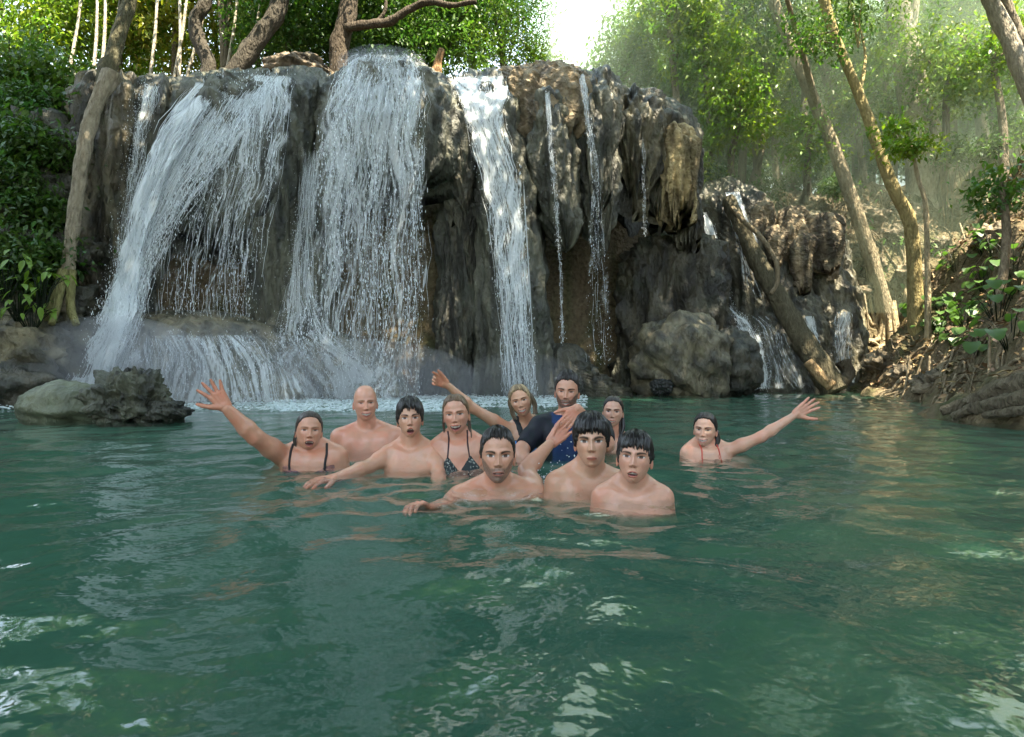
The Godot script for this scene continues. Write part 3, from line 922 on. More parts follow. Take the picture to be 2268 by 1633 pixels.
	mist(g, P(1150, 850, 11.9), Vector3(2.4, 1.2, 1.4), 0.18)
	# trickles over the hanging curtain
	var k := 0
	for e in [
		[[[1207, 1216, 205, 12.6], [1213, 1223, 300, 12.4], [1222, 1234, 400, 12.35], [1230, 1238, 500, 12.4], [1238, 1244, 600, 12.5], [1243, 1250, 760, 12.5]], "trickle down the hanging tongue of rock, splitting into drops below its tip", 130],
		[[[1283, 1292, 165, 13.0], [1290, 1304, 230, 12.75], [1300, 1316, 310, 12.65], [1308, 1330, 390, 12.6], [1306, 1336, 500, 12.7], [1300, 1350, 640, 12.7], [1296, 1358, 800, 12.7]], "white trickle over the middle of the hanging curtain into the dark cave", 170],
		[[[1415, 1424, 270, 13.4], [1420, 1426, 330, 13.3], [1422, 1428, 420, 13.3], [1424, 1430, 520, 13.3]], "faint trickle dripping off the right drape of the curtain", 40]]:
		g = thing("trickle", Vector3.ZERO, e[1], "trickle", "trickles over the hanging curtain")
		veil(g, e[0], 0.55, {"seed": 20.0 + k, "hole0": -0.5, "hole1": 0.35, "ns": 14, "nt": 140, "bottom": 0.25})
		strands(g, e[0], int(e[2] * 1.1), 0.0018, 0.0042, 0.2, 0.9, {"bias": 1.8, "spread": 0.03, "clump": 0.0})
		drops(g, e[0], e[2] * 5, 0.002, 0.006, {"bias": 0.7, "spread": 0.02, "long": 5.0, "out": 0.1})
		k += 1
	# right-hand fall
	g = thing("waterfall", Vector3.ZERO, "slender right cascade sliding down the slope beside the leaning log", "waterfall", "falls over the travertine cliff")
	var right := [[1552, 1562, 470, 15.6], [1562, 1585, 520, 15.4], [1590, 1602, 590, 15.2], [1608, 1618, 680, 14.9], [1622, 1655, 712, 14.6], [1645, 1690, 770, 14.4], [1668, 1702, 862, 14.2]]
	veil(g, right, 0.75, {"seed": 9.0, "hole0": -0.6, "hole1": -0.6, "ns": 40, "out": 0.06})
	veil(g, [[1600, 1640, 425, 16.1], [1612, 1655, 480, 15.8], [1630, 1690, 560, 15.55], [1655, 1725, 650, 15.2], [1680, 1740, 720, 15.0]], 0.6, {"seed": 10.0, "hole0": -0.8, "hole1": 0.3, "ns": 60, "bottom": 0.3})
	veil(g, [[1625, 1700, 700, 14.9], [1640, 1750, 760, 14.6], [1650, 1790, 862, 14.3]], 0.4, {"seed": 11.0, "hole0": -0.1, "hole1": -0.3, "ns": 80, "nt": 60})
	strands(g, right, 700, 0.0022, 0.0060, 0.2, 1.0, {"bias": 0.7, "spread": 0.04})
	drops(g, right, 1430, 0.0022, 0.0054, {"bias": 0.6, "spread": 0.05, "long": 3.0})
	strands(g, [[1608, 1632, 430, 16.2], [1618, 1650, 480, 15.9], [1630, 1672, 540, 15.7]], 420, 0.0028, 0.0066, 0.2, 0.8, {"spread": 0.05})
	foam(g, 1640, 1830, 858, 863, 900, 0.016)
	g = thing("waterfall", Vector3.ZERO, "small low cascade right of the leaning log's foot", "waterfall", "falls over the travertine cliff")
	veil(g, [[1780, 1802, 700, 15.0], [1793, 1815, 760, 14.8], [1812, 1842, 852, 14.5]], 0.8, {"seed": 12.0, "ns": 30, "nt": 60})
	veil(g, [[1850, 1885, 690, 15.3], [1840, 1890, 760, 15.0], [1835, 1890, 850, 14.8]], 0.5, {"seed": 13.0, "ns": 40, "nt": 60})
	strands(g, [[1782, 1800, 700, 15.0], [1795, 1812, 760, 14.8], [1815, 1838, 852, 14.5]], 300, 0.0022, 0.0054, 0.15, 0.6, {"spread": 0.04})
	strands(g, [[1862, 1880, 690, 15.3], [1850, 1885, 760, 15.0], [1845, 1880, 850, 14.8]], 160, 0.0022, 0.0048, 0.15, 0.5, {"spread": 0.05})


# ------------------------------------------------------------------ logs, roots, banks
func build_logs() -> void:
	var pale := Color(0.30, 0.26, 0.19)
	var b := Buf.new()
	# fallen log leaning from the top of the right cascade to the pool
	b = Buf.new()
	tube(b, [P(1612, 440, 15.9), P(1668, 560, 15.4), P(1740, 690, 14.8), P(1800, 785, 14.4), P(1850, 868, 14.1)], 0.16, 0.29, 20, 60, 0.2, Color(0.115, 0.105, 0.07))
	var o := thing("fallen_log", Vector3.ZERO, "thick leaning fallen log with its foot in the pool at right", "log")
	put(mesh_buf(b), "trunk", M.bark, o)
	b = Buf.new()
	tube(b, [P(1790, 800, 13.95), P(1815, 830, 13.9), P(1842, 856, 13.85)], 0.10, 0.13, 10, 10, 0.2, Color(0.38, 0.27, 0.15))
	put(mesh_buf(b), "bare_wood", M.bark, o)
	b = Buf.new()
	tube(b, [P(1622, 460, 15.6), P(1650, 492, 15.3), P(1690, 530, 15.0), P(1718, 580, 14.8), P(1722, 625, 14.7), P(1708, 650, 14.6)], 0.06, 0.045, 9, 24, 0.2, Color(0.25, 0.2, 0.13))
	put(mesh_buf(b), "dead_branch", M.bark, self)
	tag(get_child(-1), "thin bent dead branch caught above the leaning log", "branch")
	b = Buf.new()
	tube(b, [P(1868, 800, 14.4), P(1880, 830, 14.3), P(1850, 862, 14.2)], 0.16, 0.12, 8, 10, 0.25, Color(0.10, 0.085, 0.06))
	put(mesh_buf(b), "stump", M.bark, self)
	tag(get_child(-1), "short dark broken stump at the waterline right of the log's foot", "stump")
	# pale dead trunk standing against the left buttress
	o = thing("bleached_tree", Vector3.ZERO, "pale bare tree standing against the fluted rock at left, mossy at its foot", "tree trunk")
	b = Buf.new()
	tube(b, [P(250, 165, 10.9), P(215, 225, 10.7), P(186, 330, 10.5), P(168, 450, 10.35), P(152, 580, 10.2), P(136, 690, 10.1)], 0.115, 0.085, 18, 50, 0.25, pale, 0.35)
	put(mesh_buf(b), "trunk", M.bark, o)
	for d in [[-0.10, 0.04], [0.02, 0.12], [0.12, 0.02]]:
		b = Buf.new()
		tube(b, [P(150, 600, 10.15) + Vector3(d[0] * 0.6, 0, d[1]), P(138, 680, 10.05) + Vector3(d[0] * 1.2, 0, d[1] * 1.3), P(132, 720, 9.95) + Vector3(d[0] * 2.4, 0, d[1] * 2.0)], 0.07, 0.05, 8, 10, 0.2, Color(0.24, 0.23, 0.10))
		put(mesh_buf(b), "root", M.bark, o)
	# tree root hump at the right edge, reaching into the water
	o = thing("root_log", Vector3.ZERO, "grey weathered root lying across the right shore with its tip in the water", "root")
	for d in [
		[[P(2290, 842, 6.3), P(2215, 862, 6.6), P(2150, 888, 6.9), P(2085, 912, 7.1)], 0.12, 0.045],
		[[P(2285, 880, 6.1), P(2220, 892, 6.4), P(2160, 905, 6.7), P(2110, 922, 6.9)], 0.10, 0.035],
		[[P(2300, 905, 5.9), P(2240, 912, 6.2), P(2180, 920, 6.5)], 0.05, 0.03]]:
		b = Buf.new()
		tube(b, d[0], d[1], d[2], 14, 40, 0.35, Color(0.15, 0.128, 0.088))
		put(mesh_buf(b), "limb", M.bark, o)


func on_ground(x: float, z: float, up := 0.0) -> Vector3:
	return Vector3(x, ground_y(x, z) + up, z)


func ground_hit(u: float, v: float) -> Vector3:
	# where the line of sight through that place of the layout grid meets the bank
	var d := 5.0
	while d < 40.0:
		var p := P(u, v, d)
		if ground_y(p.x, p.z) > p.y: return p
		d += 0.06
	return P(u, v, 40.0)


func wander_root(b: Buf, p: Vector3, dir: Vector2, length: float, r: float, col: Color) -> void:
	var pts := []
	var n := 9
	var q := p
	var d := dir.normalized()
	for k in n:
		pts.append(Vector3(q.x, ground_y(q.x, q.z) + r * 0.5 + 0.05 * rng.randf(), q.z))
		d = d.rotated(rng.randfn() * 0.35)
		q += Vector3(d.x, 0, d.y) * length / n
	pts[0] = p
	tube(b, pts, r, r * 0.3, 7, 24, 0.2, col)


func leaf_blade(length: float, width: float, fold: float, heart := false) -> ArrayMesh:
	var b := Buf.new()
	var n := 6
	for k in n + 1:
		var t := float(k) / n
		var w := width * (sin(PI * pow(t, 0.75)) if not heart else 1.25 * sqrt(maxf(0.0, 1.0 - pow(t, 1.8))) * minf(1.0, 0.72 + t * 3.0)) * 0.5
		var droop := -0.25 * length * t * t
		b.v.append(Vector3(-w, droop + fold * w, length * t))
		b.v.append(Vector3(0, droop, length * t))
		b.v.append(Vector3(w, droop + fold * w, length * t))
	for k in n:
		var q := k * 3
		for s in 2:
			b.i.append_array([q + s, q + s + 1, q + s + 3, q + s + 1, q + s + 4, q + s + 3])
	for k in b.v.size(): b.c.append(Color(1, 1, 1))
	return mesh_buf(b)


# a sprig of small leaves; crowns are made of many of these
func sprig(leaves: int, size: float, l: float, w: float, sd: int) -> ArrayMesh:
	var r := RandomNumberGenerator.new()
	r.seed = sd
	var b := Buf.new()
	for k in leaves:
		var at := Vector3(r.randfn(), r.randfn() * 0.7, r.randfn()) * size * 0.42
		var yaw := r.randf() * TAU
		var pitch := r.randf_range(-0.9, 0.35)
		var bas := Basis(Vector3.UP, yaw) * Basis(Vector3.RIGHT, -pitch) * Basis(Vector3(0, 0, 1), r.randf_range(-0.7, 0.7))
		var s := r.randf_range(0.65, 1.25)
		var q := b.v.size()
		var tone := r.randf_range(0.7, 1.3)
		var shape := [Vector3(0, 0, 0), Vector3(-w * 0.5, 0.12 * w, l * 0.42), Vector3(0, 0, l * 0.45), Vector3(w * 0.5, 0.12 * w, l * 0.42), Vector3(0, -0.12 * l, l)]
		for p in shape:
			b.v.append(at + bas * (p * s))
			b.c.append(Color(tone, tone, tone * r.randf_range(0.7, 1.1)))
		b.i.append_array([q, q + 2, q + 1, q, q + 3, q + 2, q + 1, q + 2, q + 4, q + 2, q + 3, q + 4])
	return mesh_buf(b)


func crown(parent: Node, called: String, blobs: Array, mesh: Mesh, m: Material, opt := {}) -> void:
	# blobs: [centre, radii, count]
	var total := 0
	for q in blobs: total += q[2]
	var mm := MultiMesh.new()
	mm.transform_format = MultiMesh.TRANSFORM_3D
	mm.use_colors = true
	mm.mesh = mesh
	mm.instance_count = total
	var i := 0
	var s0: float = opt.get("s0", 0.7)
	var s1: float = opt.get("s1", 1.3)
	for q in blobs:
		var made := 0
		while made < q[2]:
			var d := Vector3(rng.randfn(), rng.randfn(), rng.randfn()).normalized() * pow(rng.randf(), 0.45)
			var p: Vector3 = q[0] + d * q[1]
			# holes and tufts, so that a crown is no smooth ball
			if noise_a.get_noise_3d(p.x * 0.7 + 40.0, p.y * 0.9, p.z * 0.7) < rng.randf_range(-0.55, 0.15) - 0.12:
				if rng.randf() < 0.75: continue
			var bas := Basis(Vector3.UP, rng.randf() * TAU) * Basis(Vector3.RIGHT, rng.randfn() * 0.45)
			mm.set_instance_transform(i, Transform3D(bas * rng.randf_range(s0, s1), p))
			var tone := rng.randf_range(0.7, 1.25)
			mm.set_instance_color(i, Color(tone * rng.randf_range(0.8, 1.35), tone, tone * rng.randf_range(0.6, 1.2)))
			i += 1
			made += 1
	var o := MultiMeshInstance3D.new()
	o.name = called
	o.multimesh = mm
	o.material_override = m
	parent.add_child(o, true)
	tag(o, "", "", "", "stuff")


func tree(called: String, label: String, group: String, path: Array, r0: float, r1: float, col: Color, blobs: Array, mesh: Mesh, m: Material, opt := {}) -> Node3D:
	var o := thing(called, Vector3.ZERO, label, "tree", group)
	var b := Buf.new()
	# every trunk is rooted in the soil
	var foot: Vector3 = path[0]
	var gy := ground_y(foot.x, foot.z) - 0.7
	if foot.y > gy: path = [Vector3(foot.x + 0.4 * (foot.x - (path[1] as Vector3).x) * clampf(foot.y - gy, 0.0, 1.0), gy, foot.z)] + path
	tube(b, path, r0, r1, 14, opt.get("segs", 36), opt.get("wob", 0.16), col, opt.get("flare", 0.5))
	var tip: Vector3 = path[-1]
	for q in blobs:
		var c: Vector3 = q[0]
		var from := ctrl(path, clampf(0.55 + 0.4 * rng.randf(), 0.0, 1.0))
		var far := from.distance_to(c)
		if far < 9.0 and opt.get("limbs", true):
			tube(b, [from, from.lerp(c, 0.5) + Vector3(0, far * 0.1, 0) + Vector3(rng.randfn(), rng.randfn(), rng.randfn()) * 0.12 * far * 0.5, c], r1 * 0.7, r1 * 0.12, 6, 10, 0.15, col)
			for k in 4:
				var e: Vector3 = c + Vector3(rng.randfn(), rng.randfn(), rng.randfn()).normalized() * q[1] * 0.8
				tube(b, [from.lerp(c, 0.6), from.lerp(c, 0.8).lerp(e, 0.5), e], r1 * 0.3, r1 * 0.06, 4, 6, 0.0, col)
	put(mesh_buf(b), "trunk", M.bark, o)
	if blobs.size(): crown(o, "crown", blobs, mesh, m, opt)
	return o


func leafy_plant(label: String, group: String, at: Vector3, count: int, spread: float, high: float, blade: Mesh, m: Material, s0 := 0.7, s1 := 1.2, lean := Vector3.ZERO) -> void:
	var o := thing("broadleaf_plant", at, label, "plant", group)
	var b := Buf.new()
	for k in count:
		var a := rng.randf() * TAU
		var h := high * rng.randf_range(0.25, 1.0)
		var r := spread * sqrt(rng.randf())
		var tip := Vector3(cos(a) * r, h, sin(a) * r) + lean * h
		tube(b, [Vector3(cos(a) * 0.04, -0.15, sin(a) * 0.04), tip * 0.55 + Vector3(0, h * 0.12, 0), tip], 0.008, 0.004, 4, 5, 0.0, Color(0.08, 0.11, 0.04))
		var leaf := MeshInstance3D.new()
		leaf.name = "leaf"
		leaf.mesh = blade
		leaf.material_override = m
		# blades face up and out, many of them tilted towards the open pool
		var face := Vector3(cos(a), 0, sin(a)) * 0.6 + Vector3(-0.5, 0, 0.8) * rng.randf()
		var bas := Basis(Vector3.UP, atan2(face.x, face.z) + rng.randfn() * 0.5) * Basis(Vector3.RIGHT, rng.randf_range(0.1, 0.9))
		leaf.transform = Transform3D(bas * rng.randf_range(s0, s1), tip)
		o.add_child(leaf, true)
	put(mesh_buf(b), "stems", M.leaf_mid, o)


func build_banks() -> void:
	M.heart = leaf_blade(0.17, 0.16, 0.18, true)
	M.blade = leaf_blade(0.22, 0.07, 0.25)
	M.sprig_small = sprig(16, 0.55, 0.13, 0.055, 4)
	M.sprig_big = sprig(14, 0.8, 0.22, 0.09, 5)
	M.sprig_fine = sprig(22, 0.5, 0.085, 0.035, 6)
	# leaf litter on the right and left banks
	var mm := MultiMesh.new()
	mm.transform_format = MultiMesh.TRANSFORM_3D
	mm.use_colors = true
	mm.mesh = leaf_blade(0.11, 0.05, 0.4)
	mm.instance_count = 9000
	for i in 9000:
		var z := rng.randf_range(-17.0, -3.5)
		var x := lerp_table(SHORE_RIGHT, z) + 0.25 + 6.5 * pow(rng.randf(), 1.3)
		if i % 6 == 0:
			x = rng.randf_range(-10.0, -6.6)
			z = rng.randf_range(-12.5, -9.8)
		var p := on_ground(x, z, 0.012)
		var bas := Basis(Vector3(rng.randfn(), rng.randfn(), rng.randfn()).normalized(), rng.randf_range(0.0, 0.9)) * Basis(Vector3.UP, rng.randf() * TAU)
		mm.set_instance_transform(i, Transform3D(bas * rng.randf_range(0.6, 1.5), p))
		var k := rng.randf_range(0.5, 1.6)
		mm.set_instance_color(i, Color(k, k * rng.randf_range(0.85, 1.05), k * rng.randf_range(0.7, 1.1)))
	var o := MultiMeshInstance3D.new()
	o.name = "leaf_litter"
	o.multimesh = mm
	o.material_override = M.dry_leaf
	add_child(o)
	tag(o, "dry brown leaf litter strewn over the banks", "leaf litter", "", "stuff")
	# stones of the right bank
	var n := 0
	for d in [[1905, 640, 0.34], [1872, 560, 0.38], [1940, 585, 0.3], [1990, 520, 0.36], [1830, 520, 0.4], [1930, 480, 0.34], [2030, 470, 0.3], [1880, 700, 0.3], [2020, 600, 0.28], [1800, 460, 0.4], [2080, 540, 0.26], [1760, 440, 0.35], [1960, 800, 0.3], [2010, 830, 0.26], [1915, 810, 0.28], [2150, 450, 0.3], [2210, 520, 0.3], [2070, 850, 0.24]]:
		var p := ground_hit(d[0], d[1])
		var s: float = d[2] * rng.randf_range(0.85, 1.25)
		boulder("bank_rock", p + Vector3(0, -s * 0.1, -s * 0.2), Vector3(s * 1.25, s * 0.8, s), "lumpy tan travertine rock set in the root-covered right bank", {"seed": 50.0 + n, "around": 34, "high": 22, "fine": 0.07, "rough": 0.35, "mat": M.rock_dry, "group": "rocks in the right bank", "c1": Color(0.26, 0.21, 0.14), "c2": Color(0.09, 0.075, 0.052)})
		n += 1
	# dark ledges of the left bank
	for d in [[60, 330, 11.0, 0.8], [10, 450, 10.6, 0.8], [90, 430, 10.9, 0.7], [40, 560, 10.4, 0.7], [110, 560, 10.6, 0.6], [0, 650, 10.1, 0.7], [90, 680, 10.2, 0.6], [130, 300, 11.4, 0.6]]:
		boulder("ledge_rock", P(d[0], d[1], d[2]) + Vector3(0, 0, -0.4), Vector3(d[3], d[3] * 0.75, d[3] * 0.8), "dark crumbling ledge rock in the shaded left bank", {"seed": 80.0 + n, "around": 44, "high": 30, "fine": 0.1, "rough": 0.4, "group": "ledge rocks of the left bank", "c1": Color(0.11, 0.096, 0.068), "c2": Color(0.05, 0.046, 0.034)})
		n += 1
	# broad-leaved plants on the right bank
	var spots := [[2120, 600, 20, 0.5, 0.6], [2180, 640, 18, 0.5, 0.5], [2085, 690, 20, 0.45, 0.4], [2140, 715, 22, 0.5, 0.45], [2060, 735, 18, 0.4, 0.35], [2210, 700, 18, 0.45, 0.5], [2245, 600, 14, 0.45, 0.6], [2110, 760, 18, 0.4, 0.3], [2200, 560, 14, 0.4, 0.7], [2250, 660, 14, 0.4, 0.5], [2240, 760, 16, 0.4, 0.4], [2170, 780, 14, 0.35, 0.3], [2030, 700, 14, 0.35, 0.35]]
	for d in spots:
		leafy_plant("low climbing plant with heart-shaped green leaves on the right bank", "heart-leaved plants on the right bank", ground_hit(d[0], d[1]), d[2], d[3], d[4], M.heart, M.leaf_mid)
	for d in [[1985, 560, 16, 0.4, 0.5], [1930, 620, 14, 0.35, 0.4], [2010, 640, 14, 0.35, 0.4], [2060, 430, 16, 0.5, 0.7], [2100, 480, 14, 0.45, 0.6], [1850, 590, 12, 0.35, 0.4], [1900, 530, 14, 0.4, 0.5], [2150, 400, 14, 0.4, 0.5], [2040, 570, 14, 0.4, 0.5], [1800, 500, 12, 0.35, 0.4], [2230, 470, 14, 0.4, 0.6], [1960, 460, 12, 0.4, 0.5], [2250, 380, 14, 0.4, 0.6], [2180, 560, 12, 0.4, 0.5]]:
		leafy_plant("small plant with narrow pointed leaves among the right bank's roots", "narrow-leaved plants on the right bank", ground_hit(d[0], d[1]), d[2], d[3], d[4], M.blade, M.leaf_mid)
	for d in [[40, 690, 22, 0.5, 0.5], [90, 665, 20, 0.4, 0.5], [15, 640, 18, 0.5, 0.6], [70, 715, 16, 0.4, 0.3]]:
		leafy_plant("glossy broad-leaved plant beside the pale trunk on the left bank", "broad-leaved plants on the left bank", P(d[0], d[1], 9.6) , d[2], d[3], d[4], M.blade, M.leaf_bright)
	# shrubs that hang over the dark left bank
	for d in [[15, 560, 10.1, 0.6], [75, 470, 10.5, 0.55], [0, 400, 10.5, 0.7], [95, 330, 10.9, 0.65], [110, 570, 10.2, 0.4], [30, 320, 10.8, 0.7], [150, 250, 11.6, 0.6], [40, 250, 11.4, 0.9], [120, 190, 12.0, 0.9], [30, 150, 12.0, 1.1], [60, 620, 10.1, 0.4], [-40, 300, 11.0, 0.9]]:
		var c := P(d[0], d[1], d[2])
		var sh := thing("shrub", c + Vector3(0, -d[3] * 0.5, 0), "dark leafy shrub overhanging the shaded left bank", "shrub", "shrubs on the left bank")
		var b := Buf.new()
		for k in 5:
			var e: Vector3 = Vector3(rng.randfn() * 0.4, rng.randf_range(0.3, 1.0), rng.randfn() * 0.3) * d[3]
			tube(b, [Vector3(0, -0.5, -0.3), e * 0.5, e], 0.02, 0.006, 5, 6, 0.0, Color(0.1, 0.08, 0.05))
		put(mesh_buf(b), "stems", M.bark, sh)
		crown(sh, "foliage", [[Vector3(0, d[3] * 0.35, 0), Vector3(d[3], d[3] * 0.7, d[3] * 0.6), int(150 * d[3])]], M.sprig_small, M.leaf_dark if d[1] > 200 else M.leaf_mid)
	# bushes along the crest of the right bank
	for d in [[1565, 400, 17.5, 0.6, 0], [1640, 380, 19.5, 0.9, 1], [1705, 425, 18.0, 0.45, 0], [1790, 390, 19.5, 0.7, 1], [1850, 420, 17.8, 0.4, 1], [1945, 350, 20.0, 0.8, 0], [2110, 345, 17.5, 0.5, 1], [2190, 330, 17.0, 0.4, 0], [2255, 290, 17.5, 0.7, 1], [1600, 310, 20.5, 1.0, 1], [1830, 310, 21.0, 1.0, 0]]:
		var c := P(d[0], d[1], d[2])
		var foot := on_ground(c.x, c.z, -0.2)
		var sh := thing("crest_bush", foot, "loose small-leaved bush on the crest of the right bank", "bush", "bushes on the crest of the right bank")
		var up := c - foot
		var b := Buf.new()
		for k in 5:
			var e: Vector3 = up + Vector3(rng.randfn() * 0.4, rng.randf_range(-0.2, 0.6), rng.randfn() * 0.3) * d[3]
			tube(b, [Vector3(rng.randfn() * 0.1, 0, 0), e * 0.5 + Vector3(rng.randfn() * 0.1, 0, 0), e], 0.02, 0.006, 5, 6, 0.0, Color(0.2, 0.16, 0.1))
		put(mesh_buf(b), "stems", M.bark, sh)
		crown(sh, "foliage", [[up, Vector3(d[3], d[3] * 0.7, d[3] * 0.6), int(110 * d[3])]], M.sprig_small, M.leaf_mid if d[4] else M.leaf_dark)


# ------------------------------------------------------------------ forest
func build_trees() -> void:
	var dark := Color(0.07, 0.061, 0.048)
	var grey := Color(0.16, 0.14, 0.105)
	var pale := Color(0.42, 0.38, 0.30)
	var Rr := func(c: Vector3, rx: float, ry: float, rz: float, n: int) -> Array: return [c, Vector3(rx, ry, rz), n]
	# dark crooked trees standing on the rim of the falls
	tree("crooked_tree", "dark S-curved trunk rising from the rim above the first fall", "", [P(455, 195, 14.0), P(462, 140, 14.0), P(440, 90, 14.0), P(432, 45, 14.0), P(455, 0, 14.0), P(470, -120, 14.2)], 0.17, 0.12, dark, [Rr.call(P(470, -190, 14.2), 2.0, 1.2, 1.6, 260)], M.sprig_small, M.leaf_mid)
	tree("crooked_tree", "thick dark trunk leaning right above the first fall", "", [P(505, 195, 14.3), P(535, 140, 14.3), P(580, 75, 14.4), P(615, 20, 14.5), P(640, -80, 14.6), P(690, -180, 14.8)], 0.24, 0.17, dark, [Rr.call(P(700, -230, 14.8), 2.2, 1.3, 1.8, 300)], M.sprig_small, M.leaf_mid)
	var o := tree("crooked_tree", "dark tree with a long branch reaching right above the middle fall", "", [P(752, 160, 14.6), P(752, 100, 14.6), P(768, 40, 14.6), P(775, -30, 14.7), P(770, -150, 14.8)], 0.26, 0.17, Color(0.078, 0.062, 0.047), [Rr.call(P(780, -210, 14.8), 2.4, 1.3, 1.8, 300)], M.sprig_small, M.leaf_mid)
	var b := Buf.new()
	tube(b, [P(765, 62, 14.5), P(810, 55, 14.3), P(862, 48, 14.2), P(905, 22, 14.1), P(950, 4, 14.0), P(1000, 12, 13.9), P(1055, 2, 13.8)], 0.11, 0.05, 9, 40, 0.25, Color(0.078, 0.062, 0.047))
	tube(b, [P(830, 55, 14.3), P(850, 30, 14.3), P(855, 5, 14.3), P(850, -30, 14.3)], 0.05, 0.03, 7, 12, 0.2, Color(0.078, 0.062, 0.047))
	put(mesh_buf(b), "branch", M.bark, o)
	tree("grey_tree", "slim grey trunk growing out of the stump at the cliff's left end", "", [P(232, 190, 11.6), P(248, 130, 11.7), P(268, 60, 11.8), P(288, 0, 11.9), P(310, -100, 12.0)], 0.16, 0.10, Color(0.10, 0.095, 0.06), [Rr.call(P(310, -160, 12.2), 1.6, 1.0, 1.4, 180)], M.sprig_small, M.leaf_mid)
	# torn stub beside the crest of the middle fall
	b = Buf.new()
	tube(b, [P(965, 168, 13.3), P(970, 140, 13.3), P(978, 108, 13.3)], 0.13, 0.05, 9, 14, 0.4, Color(0.26, 0.16, 0.08))
	put(mesh_buf(b), "broken_stub", M.bark, self)
	tag(get_child(-1), "orange-brown torn tree stub on the rim beside the middle fall's crest", "stub")
	# leaning trees of the right bank
	var lean := "tall leaning tree on the right bank "
	var foot0 := ground_hit(1968, 705)
	var fd := -foot0.z
	o = tree("leaning_tree", lean + "with a flared foot of pale roots", "", [foot0 + Vector3(0, -0.2, 0), P(1935, 590, fd), P(1890, 450, fd), P(1840, 310, fd + 0.2), P(1780, 170, fd + 0.4), P(1730, 50, fd + 0.6), P(1690, -80, fd + 0.8), P(1650, -250, fd + 1.0)], 0.20, 0.125, Color(0.27, 0.225, 0.15), [Rr.call(P(1640, -330, 13.5), 3.0, 1.6, 2.6, 420), Rr.call(P(1800, 90, 14.9), 0.9, 0.5, 0.6, 50)], M.sprig_small, M.leaf_mid, {"flare": 0.9})
	for k in 15:
		b = Buf.new()
		var a := lerpf(-2.3, 1.5, k / 14.0) + rng.randfn() * 0.1
		var dir := Vector2(sin(a), cos(a))
		var p := foot0 + Vector3(dir.x * 0.12, 0.15 + 0.35 * rng.randf(), dir.y * 0.12)
		wander_root(b, p, dir + Vector2(-0.25, 0.35), rng.randf_range(0.9, 1.9), rng.randf_range(0.045, 0.08), Color(0.40, 0.33, 0.21))
		put(mesh_buf(b), "root", M.bark, o)
	tree("leaning_tree", lean + "with yellow-stained bark behind the root-footed one", "", [P(2020, 520, 15.0), P(1985, 430, 15.0), P(1960, 370, 15.1), P(1930, 280, 15.3), P(1895, 190, 15.5), P(1850, 80, 15.8), P(1815, -30, 16.0), P(1790, -200, 16.2)], 0.15, 0.09, Color(0.32, 0.26, 0.12), [Rr.call(P(1800, -250, 15.5), 2.6, 1.5, 2.2, 300), Rr.call(P(1900, 40, 16.6), 1.1, 0.7, 0.8, 60)], M.sprig_small, M.leaf_mid)
	tree("great_tree", "massive pale trunk on the slope at upper right", "", [P(2045, 330, 18.5), P(2030, 250, 18.5), P(2010, 130, 18.5), P(1990, 0, 18.5), P(1975, -150, 18.5)], 0.46, 0.32, Color(0.46, 0.40, 0.30), [Rr.call(P(1980, -250, 18.0), 4.0, 2.0, 3.4, 420)], M.sprig_small, M.leaf_mid)
	tree("leaning_tree", lean + "thick and grey, cut by the top right corner", "", [P(2330, 330, 13.5), P(2285, 210, 13.6), P(2240, 100, 13.8), P(2195, 0, 14.0), P(2140, -150, 14.2)], 0.2, 0.15, Color(0.32, 0.29, 0.22), [Rr.call(P(2130, -230, 13.5), 2.8, 1.4, 2.4, 300)], M.sprig_small, M.leaf_mid)
	tree("leaning_tree", lean + "dark and thin, furthest up the slope at right", "", [P(2290, 160, 15.0), P(2255, 80, 15.0), P(2225, 0, 15.0), P(2180, -150, 15.0)], 0.16, 0.12, Color(0.2, 0.17, 0.12), [Rr.call(P(2200, -230, 15.0), 2.4, 1.2, 2.0, 220)], M.sprig_small, M.leaf_mid)
	tree("young_tree", "young leafy sapling with a thin stem standing between the leaning trees", "", [P(2052, 480, 14.2), P(2035, 400, 14.3), P(2020, 330, 14.3), P(2010, 290, 14.3)], 0.06, 0.025, Color(0.38, 0.32, 0.2), [Rr.call(P(2020, 332, 14.2), 0.7, 0.16, 0.5, 50), Rr.call(P(1975, 290, 14.4), 0.4, 0.12, 0.4, 24)], M.sprig_small, M.leaf_bright)
	tree("young_tree", "crooked young tree by the right edge among heart-leaved plants", "", [P(2170, 770, 9.6), P(2205, 690, 9.7), P(2225, 590, 9.8), P(2228, 490, 9.9), P(2215, 400, 10.0)], 0.085, 0.05, Color(0.22, 0.18, 0.12), [Rr.call(P(2220, 430, 10.0), 0.5, 0.4, 0.4, 40)], M.sprig_small, M.leaf_mid)
	# slender trunks on the plateau behind
	var thin := "slender forest tree with hazy green leaves behind the right bank"
